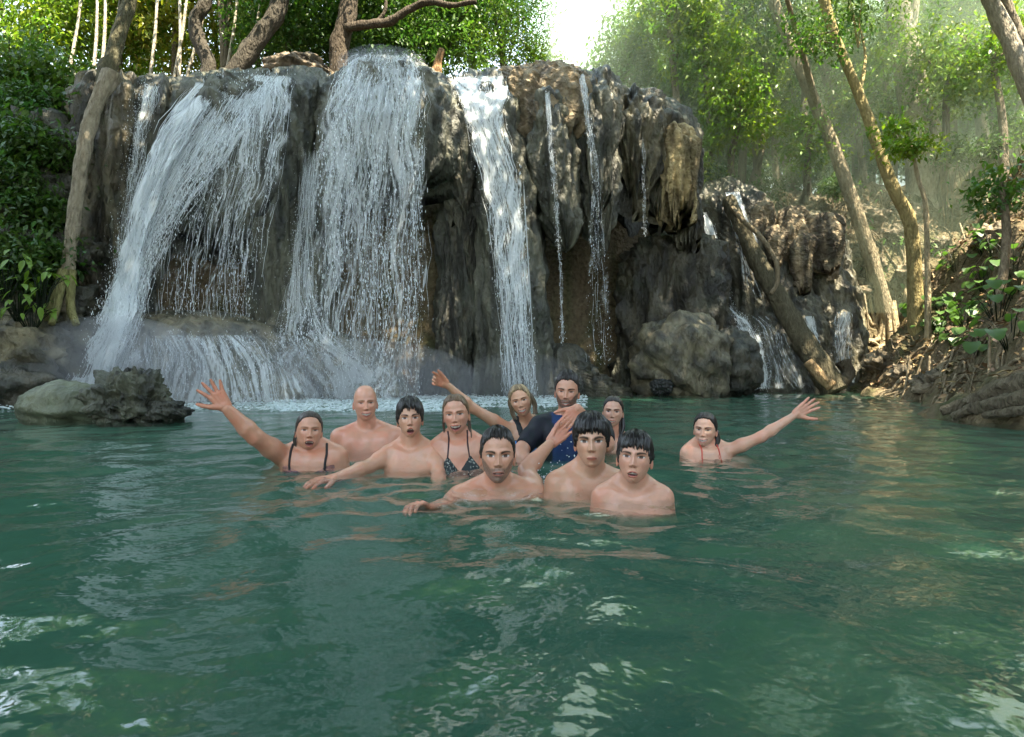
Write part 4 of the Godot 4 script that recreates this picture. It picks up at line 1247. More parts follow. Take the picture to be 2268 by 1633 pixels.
	for d in [[1760, 420, 1700, 230, 1660, 40, 20.0, 0.13], [1790, 430, 1762, 260, 1720, 60, 21.0, 0.11], [1690, 420, 1670, 260, 1640, 60, 22.0, 0.10], [1600, 430, 1590, 260, 1570, 60, 23.0, 0.10], [1860, 400, 1850, 250, 1800, 60, 20.0, 0.14], [2110, 330, 2100, 200, 2070, 20, 20.0, 0.14], [2180, 320, 2160, 180, 2140, 20, 21.0, 0.16], [1930, 390, 1920, 250, 1890, 60, 22.0, 0.12]]:
		var top := P(d[4], d[5], d[6])
		tree("slender_tree", thin, "slender trees behind the right bank", [P(d[0], d[1], d[6]), P(d[2], d[3], d[6]), top, top + Vector3(-0.6, 3.0, 0)], d[7] * 1.3, d[7] * 0.7, Color(0.2, 0.17, 0.12), [Rr.call(top + Vector3(0, -0.8, 0), 1.6, 1.2, 1.3, 120), Rr.call(P(d[2], d[3], d[6] + 0.3) + Vector3(0.3, 0, 0), 1.2, 0.9, 1.0, 75), Rr.call(top + Vector3(-0.5, 2.5, 0), 2.2, 1.4, 1.8, 160)], M.sprig_fine, M.leaf_mid, {"s0": 0.8, "s1": 1.6})
	# background forest behind the cliff, left to right
	var back := [
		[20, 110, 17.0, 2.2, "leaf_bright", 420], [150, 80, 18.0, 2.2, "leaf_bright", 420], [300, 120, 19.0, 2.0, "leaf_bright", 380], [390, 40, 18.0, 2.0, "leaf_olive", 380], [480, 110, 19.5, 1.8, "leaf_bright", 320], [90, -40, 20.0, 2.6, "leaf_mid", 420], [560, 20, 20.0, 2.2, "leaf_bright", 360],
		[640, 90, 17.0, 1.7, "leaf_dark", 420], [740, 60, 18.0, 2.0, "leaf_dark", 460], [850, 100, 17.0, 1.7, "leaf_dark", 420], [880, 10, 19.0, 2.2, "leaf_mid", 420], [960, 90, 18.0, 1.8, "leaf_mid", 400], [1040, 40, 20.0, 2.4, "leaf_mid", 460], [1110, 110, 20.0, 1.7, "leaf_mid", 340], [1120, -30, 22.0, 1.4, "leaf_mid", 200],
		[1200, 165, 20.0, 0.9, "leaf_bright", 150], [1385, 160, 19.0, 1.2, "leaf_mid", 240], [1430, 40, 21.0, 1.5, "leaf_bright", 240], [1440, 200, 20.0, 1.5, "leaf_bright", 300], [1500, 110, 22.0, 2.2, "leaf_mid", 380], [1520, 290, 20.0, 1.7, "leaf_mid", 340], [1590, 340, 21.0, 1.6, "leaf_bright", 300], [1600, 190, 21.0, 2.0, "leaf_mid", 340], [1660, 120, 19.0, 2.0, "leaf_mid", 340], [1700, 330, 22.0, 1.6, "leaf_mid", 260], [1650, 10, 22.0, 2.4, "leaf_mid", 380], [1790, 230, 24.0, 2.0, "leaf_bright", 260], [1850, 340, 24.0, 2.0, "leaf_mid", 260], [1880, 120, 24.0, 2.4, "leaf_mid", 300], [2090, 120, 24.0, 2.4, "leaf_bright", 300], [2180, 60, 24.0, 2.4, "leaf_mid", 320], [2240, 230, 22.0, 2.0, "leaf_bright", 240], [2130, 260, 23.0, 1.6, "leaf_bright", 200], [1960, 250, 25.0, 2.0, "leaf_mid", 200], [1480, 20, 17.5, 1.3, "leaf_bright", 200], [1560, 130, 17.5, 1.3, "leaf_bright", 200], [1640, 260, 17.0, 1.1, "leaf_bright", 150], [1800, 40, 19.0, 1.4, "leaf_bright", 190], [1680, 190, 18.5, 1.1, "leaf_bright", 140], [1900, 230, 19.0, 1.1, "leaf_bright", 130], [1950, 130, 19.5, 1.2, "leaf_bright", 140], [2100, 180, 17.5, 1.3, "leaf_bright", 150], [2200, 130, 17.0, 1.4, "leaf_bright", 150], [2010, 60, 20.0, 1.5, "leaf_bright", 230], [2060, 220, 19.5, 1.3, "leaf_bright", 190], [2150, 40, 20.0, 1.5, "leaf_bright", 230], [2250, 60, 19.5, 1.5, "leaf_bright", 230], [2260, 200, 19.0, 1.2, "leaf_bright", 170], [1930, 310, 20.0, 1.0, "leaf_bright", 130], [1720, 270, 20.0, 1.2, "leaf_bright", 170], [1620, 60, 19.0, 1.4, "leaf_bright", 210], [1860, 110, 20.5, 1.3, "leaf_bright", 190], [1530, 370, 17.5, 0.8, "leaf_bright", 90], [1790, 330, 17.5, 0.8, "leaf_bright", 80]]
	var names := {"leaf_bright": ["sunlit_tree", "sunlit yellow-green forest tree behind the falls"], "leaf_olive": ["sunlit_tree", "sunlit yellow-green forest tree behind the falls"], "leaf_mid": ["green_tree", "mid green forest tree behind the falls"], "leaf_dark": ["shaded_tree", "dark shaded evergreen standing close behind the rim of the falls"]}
	for d in back:
		var c := P(d[0], d[1], d[2])
		var r: float = d[3]
		var foot := Vector3(c.x + rng.randfn() * 0.5, 0.0, c.z + 0.4)
		while ground_y(foot.x, foot.z) < 5.0: foot.z -= 0.3
		foot.y = ground_y(foot.x, foot.z) - 0.2
		var nm: Array = names[d[4]]
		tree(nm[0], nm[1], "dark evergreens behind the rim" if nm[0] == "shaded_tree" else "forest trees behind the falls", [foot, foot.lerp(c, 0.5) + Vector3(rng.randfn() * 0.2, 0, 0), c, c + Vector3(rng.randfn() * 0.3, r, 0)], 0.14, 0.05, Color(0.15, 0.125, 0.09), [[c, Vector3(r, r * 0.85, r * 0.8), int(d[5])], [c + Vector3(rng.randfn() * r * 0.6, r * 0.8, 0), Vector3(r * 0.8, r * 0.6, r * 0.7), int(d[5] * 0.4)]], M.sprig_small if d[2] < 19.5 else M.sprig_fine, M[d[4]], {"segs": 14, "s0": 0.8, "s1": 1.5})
	# pale bamboo-like stalks at upper left
	for d in [[150, 130, 185, -20], [205, 140, 215, -20], [225, 120, 232, -20], [330, 150, 350, -20], [380, 160, 420, -20], [395, 165, 395, -20], [500, 130, 530, -20], [540, 160, 585, -20], [405, 160, 470, -20]]:
		b = Buf.new()
		tube(b, [P(d[0], d[1] + 40, 16.0), P(lerpf(d[0], d[2], 0.5) + 4, lerpf(d[1], d[3], 0.5), 16.2), P(d[2], d[3] - 40, 16.4)], 0.045, 0.03, 6, 14, 0.1, pale)
		put(mesh_buf(b), "stalk", M.bark, self)
		tag(get_child(-1), "pale thin upright stalk in the sunlit thicket at upper left", "stalk", "pale stalks above the left end of the cliff")
	# hanging vines and free roots on the right bank
	for d in [[1700, 470, 1735, 590], [1780, 440, 1775, 560], [1950, 440, 2000, 560], [2120, 520, 2140, 690], [2010, 700, 2040, 800], [1905, 650, 1925, 760], [2180, 470, 2170, 600]]:
		b = Buf.new()
		var g0 := ground_hit(d[0], d[1])
		var g1 := ground_hit(d[2], d[3])
		tube(b, [g0 + Vector3(0, 0.3, 0.1), g0.lerp(g1, 0.5) + Vector3(rng.randfn() * 0.15, 0.15, 0.25), g1], 0.022, 0.014, 6, 16, 0.2, Color(0.3, 0.25, 0.17))
		put(mesh_buf(b), "vine", M.bark, self)
		tag(get_child(-1), "thin brown vine hanging down the right bank", "vine", "vines on the right bank")
	for d in [[1960, 770, -1.0, 0.6, 1.6, 0.06], [2010, 790, 0.2, 1.0, 2.0, 0.07], [2060, 790, -0.8, 0.8, 2.2, 0.07], [2100, 800, -1.0, 0.5, 1.8, 0.06], [2150, 800, -1.0, 0.9, 1.6, 0.05], [2050, 830, -1.0, 0.2, 1.8, 0.06], [2230, 740, -0.8, 1.0, 1.6, 0.06], [1830, 480, 1.0, 0.2, 2.2, 0.07], [1900, 440, -1.0, 0.5, 2.4, 0.07], [1960, 420, -1.0, 0.7, 2.4, 0.07], [2100, 390, -1.0, 0.8, 2.6, 0.08], [2200, 400, -1.0, 0.7, 2.6, 0.08], [1740, 430, 1.0, 0.6, 1.8, 0.06], [2030, 540, -1.0, 0.3, 1.8, 0.05], [2180, 310, -1.0, 0.5, 2.5, 0.07], [1990, 470, 1.0, 0.8, 2.0, 0.06], [2120, 830, -0.7, 0.6, 1.5, 0.06]]:
		b = Buf.new()
		var p := ground_hit(d[0], d[1])
		d[5] *= 0.62
		wander_root(b, p, Vector2(d[2], d[3]), d[4], d[5], Color(0.26, 0.215, 0.145))
		for k in 3: wander_root(b, p + Vector3(rng.randfn() * 0.15, 0, 0), Vector2(d[2] + rng.randfn() * 0.5, d[3] + rng.randfn() * 0.5), d[4] * rng.randf_range(0.5, 1.1), d[5] * rng.randf_range(0.35, 0.6), Color(0.28, 0.23, 0.155))
		wander_root(b, p + Vector3(0.1, 0, 0), Vector2(d[2], d[3] + 0.7), d[4] * 0.7, d[5] * 0.7, Color(0.24, 0.195, 0.13))
		put(mesh_buf(b), "exposed_root", M.bark, self)
		tag(get_child(-1), "gnarled exposed root creeping over the right bank", "root", "exposed roots on the right bank")
	# tall trees whose crowns roof the pool, above the top of the picture
	var n := 0
	for d in [[12.5, -6.5, 8, 120], [12.5, -3.5, 8, 170], [12.5, -0.5, 8, 200], [12.5, 2.6, 8, 200], [12.5, 5.6, 7, 180], [13.0, -9.5, 7, 70]]:
		var base := on_ground(d[0], d[1], -0.2)
		var hgt := 15.0
		var path := [base, base + Vector3(-0.8, 5, 0), base + Vector3(-2.4, 9, 0), Vector3(d[0] - 4.5, hgt, d[1])]
		var bl := []
		for k in int(d[2]):
			bl.append([Vector3(d[0] - 1.0 - k * 1.55 + rng.randfn() * 0.4, hgt + 0.4 + rng.randfn() * 0.9 - 0.1 * k, d[1] + rng.randfn() * 0.9), Vector3(1.9, 0.9, 2.4), int(d[3])])
		tree("canopy_tree", "tall forest tree spreading its crown high over the pool", "trees roofing the pool", path, 0.35, 0.16, Color(0.22, 0.19, 0.13), bl, M.sprig_big, M.leaf_mid, {"s0": 0.9, "s1": 1.6})
		n += 1
	for d in [[-11.5, -5.5], [-12.0, -8.5], [-12.5, -2.5], [-12.0, 0.8]]:
		var base := on_ground(d[0], d[1], -0.4)
		var hgt := 12.5
		var path := [base, base + Vector3(0.4, 4, 0), base + Vector3(1.2, 8, 0), Vector3(d[0] + 3.5, hgt, d[1])]
		var bl := []
		for k in 8:
			bl.append([Vector3(d[0] + 1.5 + k * 1.5 + rng.randfn() * 0.4, hgt + 0.3 + rng.randfn() * 0.7, d[1] + rng.randfn() * 0.8), Vector3(1.7, 0.9, 2.0), 190])
		tree("canopy_tree", "tall forest tree reaching over the pool from the left bank", "trees roofing the pool", path, 0.3, 0.14, Color(0.2, 0.17, 0.12), bl, M.sprig_big, M.leaf_bright, {"s0": 0.9, "s1": 1.6})
	# forest on the near shore, behind the camera
	for d in [[-13.0, 10.0], [-9.5, 9.0], [-6.0, 10.5], [-2.5, 9.5], [1.0, 10.5], [4.5, 9.5], [8.0, 10.0], [12.0, 8.5], [-15.0, 5.5], [15.0, 5.0]]:
		var base := on_ground(d[0], d[1], -0.4)
		var c := base + Vector3(rng.randfn() * 0.4, 4.2, 0)
		tree("shore_tree", "forest tree on the near shore behind the viewer", "trees of the near shore", [base, c + Vector3(0.2, -1, 0), c + Vector3(0, 5.5, 0)], 0.25, 0.1, Color(0.17, 0.145, 0.1), [[c, Vector3(2.3, 2.6, 1.6), 260], [c + Vector3(0.3, 4.2, 0), Vector3(2.3, 2.4, 1.7), 240]], M.sprig_big, M.leaf_mid, {"segs": 14})
	# tall crowns that carry the forest on above the picture
	for d in [[-15.0, 12.5, -16.0], [-11.5, 13.5, -18.0], [-8.0, 13.0, -17.0], [-5.0, 14.5, -19.0], [-2.0, 13.5, -18.0], [-18.0, 12.0, -12.0], [-7.0, 18.0, -21.0]]:
		var c := Vector3(d[0], d[1], d[2])
		var base := on_ground(c.x + rng.randfn() * 0.6, c.z, -0.3)
		tree("tall_tree", "tall forest tree whose crown rises above the picture", "tall trees of the forest", [base, base.lerp(c, 0.5) + Vector3(rng.randfn() * 0.4, 0, 0), c], 0.2, 0.1, Color(0.17, 0.145, 0.1), [[c, Vector3(2.3, 1.6, 1.6), 240], [c + Vector3(0.8, 2.4, 0), Vector3(1.9, 1.4, 1.5), 160]], M.sprig_big, M.leaf_bright, {"segs": 14})
	# far thicket that closes the forest behind
	for k in 26:
		var u := lerpf(1230.0, 2330.0, k / 25.0) + rng.randf_range(-20, 20)
		if k < 4: u = [300.0, 620.0, 860.0, 1040.0][k]
		var c := P(u, rng.randf_range(150.0, 380.0) if k >= 4 else 60.0, rng.randf_range(26.0, 31.0))
		var foot := on_ground(c.x, c.z, -0.3)
		tree("thicket_tree", "pale hazy tree far back in the forest", "far trees of the forest", [foot, foot.lerp(c, 0.6), c], 0.12, 0.05, Color(0.2, 0.17, 0.12), [[c, Vector3(2.4, 1.7, 1.8), 230]], M.sprig_small, M.leaf_bright if k % 2 else M.leaf_mid, {"segs": 8, "s0": 1.2, "s1": 2.2})
	# sunlit humid air between the far trees
	var haze := FogVolume.new()
	haze.name = "haze"
	haze.shape = RenderingServer.FOG_VOLUME_SHAPE_BOX
	haze.size = Vector3(44.0, 22.0, 30.0)
	haze.position = Vector3(23.0, 13.0, -31.2)
	var hm := FogMaterial.new()
	hm.albedo = lin(0.78, 0.97, 0.68)
	hm.density = 0.065
	haze.material = hm
	add_child(haze)
	tag(haze, "sunlit haze hanging between the far forest trees", "haze", "", "stuff")


# ------------------------------------------------------------------ people
# distance field on a grid, meshed as surface nets
class Field:
	var lo: Vector3
	var cell: float
	var nx: int
	var ny: int
	var nz: int
	var g: PackedFloat32Array

	func setup(bones: Array, c: float, pad: float) -> void:
		cell = c
		var a := Vector3.ONE * 1e9
		var b := -a
		for q in bones:
			var r: float = maxf(q[2], q[3]) + pad
			for e in 2:
				var p: Vector3 = q[e]
				a = a.min(p - Vector3.ONE * r)
				b = b.max(p + Vector3.ONE * r)
		lo = a
		nx = int((b.x - a.x) / c) + 2
		ny = int((b.y - a.y) / c) + 2
		nz = int((b.z - a.z) / c) + 2
		g.resize(nx * ny * nz)
		g.fill(1.0)

	func add(q: Array, k: float) -> void:
		var pa: Vector3 = q[0]
		var pb: Vector3 = q[1]
		var ra: float = q[2]
		var rb: float = q[3]
		var m := maxf(ra, rb) + k + cell * 2.0
		var ba := pb - pa
		var bb := maxf(ba.length_squared(), 1e-9)
		var mn := (pa.min(pb) - Vector3.ONE * m - lo) / cell
		var mx := (pa.max(pb) + Vector3.ONE * m - lo) / cell
		var x0 := maxi(0, int(mn.x))
		var x1 := mini(nx - 1, int(mx.x) + 1)
		var y0 := maxi(0, int(mn.y))
		var y1 := mini(ny - 1, int(mx.y) + 1)
		var z0 := maxi(0, int(mn.z))
		var z1 := mini(nz - 1, int(mx.z) + 1)
		for z in range(z0, z1 + 1):
			for y in range(y0, y1 + 1):
				var p := lo + Vector3(x0, y, z) * cell - pa
				var at := (z * ny + y) * nx
				for x in range(x0, x1 + 1):
					var h := clampf(p.dot(ba) / bb, 0.0, 1.0)
					var d := (p - ba * h).length() - ra - (rb - ra) * h
					var o := g[at + x]
					var t := k - absf(d - o)
					g[at + x] = minf(d, o) - (t * t / (4.0 * k) if t > 0.0 else 0.0)
					p.x += cell

	func value(p: Vector3) -> float:
		var q := (p - lo) / cell
		var x := clampi(int(q.x), 0, nx - 2)
		var y := clampi(int(q.y), 0, ny - 2)
		var z := clampi(int(q.z), 0, nz - 2)
		var f := q - Vector3(x, y, z)
		var i := (z * ny + y) * nx + x
		var s := nx * ny
		var a := lerpf(lerpf(g[i], g[i + 1], f.x), lerpf(g[i + nx], g[i + nx + 1], f.x), f.y)
		var b := lerpf(lerpf(g[i + s], g[i + s + 1], f.x), lerpf(g[i + s + nx], g[i + s + nx + 1], f.x), f.y)
		return lerpf(a, b, f.z)

	func net(v: PackedVector3Array, idx: PackedInt32Array) -> Array:
		var s := nx * ny
		var ids := {}
		var offs := [0, 1, nx, nx + 1, s, s + 1, s + nx, s + nx + 1]
		var corner := [Vector3(0, 0, 0), Vector3(1, 0, 0), Vector3(0, 1, 0), Vector3(1, 1, 0), Vector3(0, 0, 1), Vector3(1, 0, 1), Vector3(0, 1, 1), Vector3(1, 1, 1)]
		var edges := [[0, 1], [2, 3], [4, 5], [6, 7], [0, 2], [1, 3], [4, 6], [5, 7], [0, 4], [1, 5], [2, 6], [3, 7]]
		for z in nz - 1:
			for y in ny - 1:
				var row := (z * ny + y) * nx
				for x in nx - 1:
					var i := row + x
					var a := g[i]
					if a > cell * 2.0 or a < -cell * 2.0: continue
					var neg := 0
					for k in 8:
						if g[i + offs[k]] < 0.0: neg += 1
					if neg == 0 or neg == 8: continue
					var sum := Vector3.ZERO
					var n := 0
					for e in edges:
						var ga := g[i + offs[e[0]]]
						var gb := g[i + offs[e[1]]]
						if (ga < 0.0) != (gb < 0.0):
							sum += (corner[e[0]] as Vector3).lerp(corner[e[1]], ga / (ga - gb))
							n += 1
					ids[i] = v.size()
					v.append(lo + (Vector3(x, y, z) + sum / n) * cell)
		for i in ids:
			var a := g[i]
			for ax in 3:
				var st: int = [1, nx, s][ax]
				if (a < 0.0) == (g[i + st] < 0.0): continue
				var p: int = [nx, s, 1][ax]
				var q: int = [s, 1, nx][ax]
				if not (ids.has(i - p) and ids.has(i - q) and ids.has(i - p - q)): continue
				var i0: int = ids[i]
				var i1: int = ids[i - p]
				var i2: int = ids[i - p - q]
				var i3: int = ids[i - q]
				if a < 0.0: idx.append_array([i0, i3, i2, i0, i2, i1])
				else: idx.append_array([i0, i1, i2, i0, i2, i3])
		return [v, idx]


func curve_table(knots: Array) -> PackedFloat32Array:
	# knots: [y, value] from y = 0.5 down to -0.5; 201 samples
	var out := PackedFloat32Array()
	for i in 201:
		var y := 0.5 - i / 200.0
		var k := 0
		while k < knots.size() - 2 and knots[k + 1][0] > y: k += 1
		var a: Array = knots[maxi(k - 1, 0)]
		var b: Array = knots[k]
		var c: Array = knots[k + 1]
		var d: Array = knots[mini(k + 2, knots.size() - 1)]
		var f := clampf((b[0] - y) / (b[0] - c[0]), 0.0, 1.0)
		out.append(maxf(0.0, cubic_interpolate_in_time(b[1], c[1], a[1], d[1], f, b[0] - c[0], -(a[0] - b[0]), b[0] - d[0]) if false else lerpf(b[1], c[1], f)))
	# smooth the corners of the table, ends kept
	for pass_ in 3:
		var s := out.duplicate()
		for i in range(9, 192):
			s[i] = (out[i - 4] + out[i - 2] + out[i] * 2.0 + out[i + 2] + out[i + 4]) / 6.0
		out = s
	return out


var HW: PackedFloat32Array
var HF: PackedFloat32Array
var HB: PackedFloat32Array
const HLON := 132
const HLAT := 96


func gs(x: float, y: float, sx: float, sy: float) -> float:
	return exp(-(x * x) / (sx * sx) - (y * y) / (sy * sy))


func lon_at(i: int) -> float:
	var t := 2.0 * float(i) / HLON - 1.0
	return PI * (0.42 * t + 0.58 * t * t * t)


func lat_y(j: int) -> float:
	# rows gather between brow and chin
	var t := float(j) / HLAT
	return 0.5 * cos(PI * (t + 0.06 * sin(TAU * t)))


func head_base(y: float, a: float, jaw: float) -> Vector3:
	var k := clampi(int((0.5 - y) * 200.0 + 0.5), 0, 200)
	# exact rounding at both ends
	var cap := sqrt(maxf(0.0, 1.0 - pow(2.0 * y, 6.0)))
	var w := HW[k]
	if y < -0.12: w *= lerpf(1.0, jaw, smoothstep(-0.12, -0.4, y))
	var ca := cos(a)
	var sa := sin(a)
	return Vector3(w * sa, y, (HF[k] if ca > 0.0 else HB[k]) * ca)


# Head in its own axes: x to the right of the picture, y up, z out of the face; unit = head height.
func head_mesh(b: Buf, o: Dictionary, at: Transform3D) -> void:
	var skin: Color = o.skin
	var lip: Color = skin * Color(0.80, 0.42, 0.42)
	lip = o.get("lip", lip)
	var brow: Color = o.brow
	var beard: float = o.get("beard", 0.0)
	var bcol: Color = o.get("beard_color", brow)
	var mo: float = o.get("open", 0.0)        # half height of the mouth opening
	var mw: float = o.get("wide", 0.11)       # half width of the mouth
	var smile: float = o.get("smile", 0.0)
	var teeth: float = o.get("teeth", 0.0)    # share of the opening that the upper teeth fill
	var eye: float = o.get("eye", 0.024) * 1.15
	var jaw: float = o.get("jaw", 1.0)
	var nose: float = o.get("nose", 1.0)
	var wide: float = o.get("width", 1.0) * 0.95
	var iris: Color = o.get("iris", Color(0.05, 0.03, 0.02))
	var age: float = o.get("age", 0.3)
	var my := -0.318 - mo * 0.5
	var base := b.v.size()
	for j in HLAT + 1:
		var y := lat_y(j)
		for i in HLON:
			var a := lon_at(i)
			var p := head_base(y, a, jaw)
			p.x *= wide
			var col := skin
			var x := p.x
			var ax := absf(x)
			if p.z > 0.0 and ax < 0.36:
				var front := smoothstep(0.0, 0.12, p.z)
				var z := 0.0
				# brow ridge, sockets, cheeks, nose, lips, chin
				z += 0.022 * gs(ax - 0.12, y - 0.078, 0.13, 0.04)
				z -= 0.07 * gs(ax - 0.125, y - 0.004, 0.075, 0.05)
				z += 0.018 * gs(ax - 0.137, y + 0.002, 0.05, 0.03)
				z += (0.016 + 0.02 * smile) * gs(ax - 0.17, y + 0.13 - 0.02 * smile, 0.085, 0.07)
				var nt := clampf((0.06 - y) / 0.22, 0.0, 1.0)
				var ridge := (0.034 + 0.088 * pow(nt, 1.3)) * (1.0 - smoothstep(-0.165, -0.21, y)) * smoothstep(0.1, 0.02, y)
				z += nose * ridge * exp(-pow(ax / (0.03 + 0.024 * nt), 2.0))
				z += nose * 0.034 * gs(ax - 0.05, y + 0.176, 0.022, 0.022)
				z += 0.016 * gs(x, y + 0.3, 0.12, 0.075)
				z -= 0.02 * gs(ax - 0.23, y + 0.24, 0.06, 0.09)
				z -= 0.014 * gs(ax - 0.02, y + 0.4, 0.1, 0.022) * (1.0 - beard * 0.5)
				z += 0.02 * gs(x, y + 0.455, 0.085, 0.05)
				z -= (0.008 + 0.016 * smile) * gs(ax - (0.10 + 0.05 * (-(y) - 0.2)) - 0.02 * smile, y + 0.26, 0.016, 0.07) * (0.4 + age)
				# mouth
				var yc := my + smile * 0.16 * (x * x) / maxf(mw * mw, 0.001) * 0.30
				var mx := x / mw
				var half := mo * sqrt(maxf(0.0, 1.0 - mx * mx))
				var dy := y - yc
				var lipw: float = o.get("lips", 0.03) * sqrt(maxf(0.0, 1.0 - mx * mx * 0.92)) if absf(mx) < 1.04 else 0.0
				var edge := absf(dy) - half
				var inside := 0.0
				if absf(mx) < 1.0:
					inside = smoothstep(0.006, -0.006, edge) if mo > 0.004 else 0.0
					var onlip := smoothstep(lipw + 0.008, lipw - 0.004, edge) * (1.0 - inside)
					z += 0.016 * onlip
					col = col.lerp(lip, onlip * 0.85)
					if mo <= 0.004: col = col.lerp(lip * 0.3, smoothstep(0.007, 0.001, absf(dy)) * smoothstep(1.0, 0.85, absf(mx)))
					if inside > 0.0:
						var q := (half - dy) / maxf(2.0 * half, 0.001)
						var inner := Color(0.07, 0.018, 0.016)
						if teeth > 0.0 and q < teeth and q > 0.1 and absf(mx) < 0.84: inner = Color(0.6, 0.56, 0.49)  # dark strip left above the teeth is painted shade of the upper lip
						elif q > 0.72: inner = Color(0.22, 0.07, 0.07)
						col = col.lerp(inner, inside)
						z -= 0.04 * inside * (0.25 if (teeth > 0.0 and q < teeth) else 1.0)
				# eyes
				var ex := (ax - 0.14) / 0.08
				if absf(ex) < 1.25:
					var lidt := eye * (1.0 - ex * ex) if absf(ex) < 1.0 else 0.0
					var ey := y - 0.0 - 0.006 * ex
					var ed := absf(ey) - lidt
					if absf(ex) < 1.0:
						var w_in := smoothstep(0.005, -0.004, ed)
						var ir := Vector2(ax - 0.135, ey).length()
						var ecol := Color(0.55, 0.52, 0.49).lerp(iris, smoothstep(0.042, 0.034, ir))
						col = col.lerp(ecol, w_in)
						# lash line and lid crease
						col = col.lerp(Color(0.05, 0.03, 0.025), smoothstep(0.010, 0.002, absf(ey - lidt)) * o.get("lash", 0.75))
						col = col.lerp(skin * 0.55, smoothstep(0.008, 0.002, absf(ey + lidt)) * 0.45)
					z += 0.008 * gs(ex, (y - eye - 0.014) * 30.0, 1.0, 0.6)
				# lid shading put into the colour: skin round the eyes darker and redder
				col = col.lerp(skin * Color(0.72, 0.55, 0.52), 0.5 * gs(ex * 0.8, (y + 0.002) * 16.0, 1.0, 0.6) * (1.0 if absf(y) > eye else 0.0))
				# brows
				var bx := (ax - 0.142) / 0.088
				if absf(bx) < 1.1:
					var by: float = y - (0.076 - 0.02 * bx * bx + 0.012 * bx + o.get("brow_up", 0.0))
					var bt: float = o.get("brow_w", 0.017) * (1.0 - 0.35 * bx)
					col = col.lerp(brow, smoothstep(bt + 0.006, bt - 0.006, absf(by)) * smoothstep(1.08, 0.9, absf(bx)) * minf(1.0, o.get("brow_k", 0.75) * 1.2))
				# nostrils
				col = col.lerp(skin * 0.25, gs(ax - 0.028, y + 0.205, 0.016, 0.010) * 0.9)
				# ruddier cheeks and nose tip
				var rud := 0.30 * gs(ax - 0.17, y + 0.14, 0.1, 0.09) + 0.25 * gs(x, y + 0.18, 0.06, 0.05)
				col = col.lerp(skin * Color(1.0, 0.72, 0.68), rud)
				p.z += z * front
			# beard and stubble
			if beard > 0.0:
				var yb := lerpf(-0.225, -0.03, smoothstep(0.12, 0.31, ax))
				var k := smoothstep(yb + 0.025, yb - 0.02, y) * smoothstep(-0.06, 0.02, p.z)
				k *= 1.0 - 0.9 * gs(x, y - my, mw * 0.85, mo + 0.022)
				k *= clampf(0.8 + 0.7 * noise_a.get_noise_3d(p.x * 60.0, p.y * 60.0, p.z * 60.0), 0.0, 1.0)
				var goat: float = o.get("grey_chin", 0.0) * gs(x, y + 0.45, 0.13, 0.09)
				var bc := bcol.lerp(Color(0.2, 0.185, 0.165), goat)
				col = col.lerp(bc, k * beard)
				p += Vector3(0, -0.3, 1.0) * 0.012 * k * beard
			# skin is uneven
			var nn := noise_a.get_noise_3d(p.x * 9.0 + base, p.y * 9.0, p.z * 9.0)
			col = col * (1.0 + 0.08 * nn + 0.02 * noise_a.get_noise_3d(p.x * 50.0, p.y * 50.0, p.z * 50.0))
			col.a = 1.0
			b.v.append(at * p)
			b.c.append(col)
	for j in HLAT:
		for i in HLON:
			var q0 := base + j * HLON + i
			var q1 := base + j * HLON + (i + 1) % HLON
			b.i.append_array([q0, q0 + HLON, q1, q1, q0 + HLON, q1 + HLON])
	# ears
	if o.get("ears", true):
		for s in [-1.0, 1.0]:
			var e := b.v.size()
			for j in 13:
				for i in 14:
					var th := PI * j / 12.0
					var ph := TAU * i / 14.0
					var d := Vector3(sin(th) * cos(ph), cos(th), sin(th) * sin(ph))
					var p := Vector3(d.x * 0.028, d.y * 0.125, d.z * 0.07)
					p.z += 0.02 * d.y
					p.x *= 1.0 - 0.7 * gs(d.z, d.y, 0.5, 0.5) * (1.0 if d.x * s > 0.0 else 0.0)
					p = Basis(Vector3.UP, s * -0.45) * p
					b.v.append(at * (p + Vector3(s * 0.335 * wide, -0.07, -0.03)))
					b.c.append(skin * Color(1.0, 0.82, 0.78))
			for j in 12:
				for i in 14:
					var q0 := e + j * 14 + i
					var q1 := e + j * 14 + (i + 1) % 14
					b.i.append_array([q0, q1, q0 + 14, q1, q1 + 14, q0 + 14])


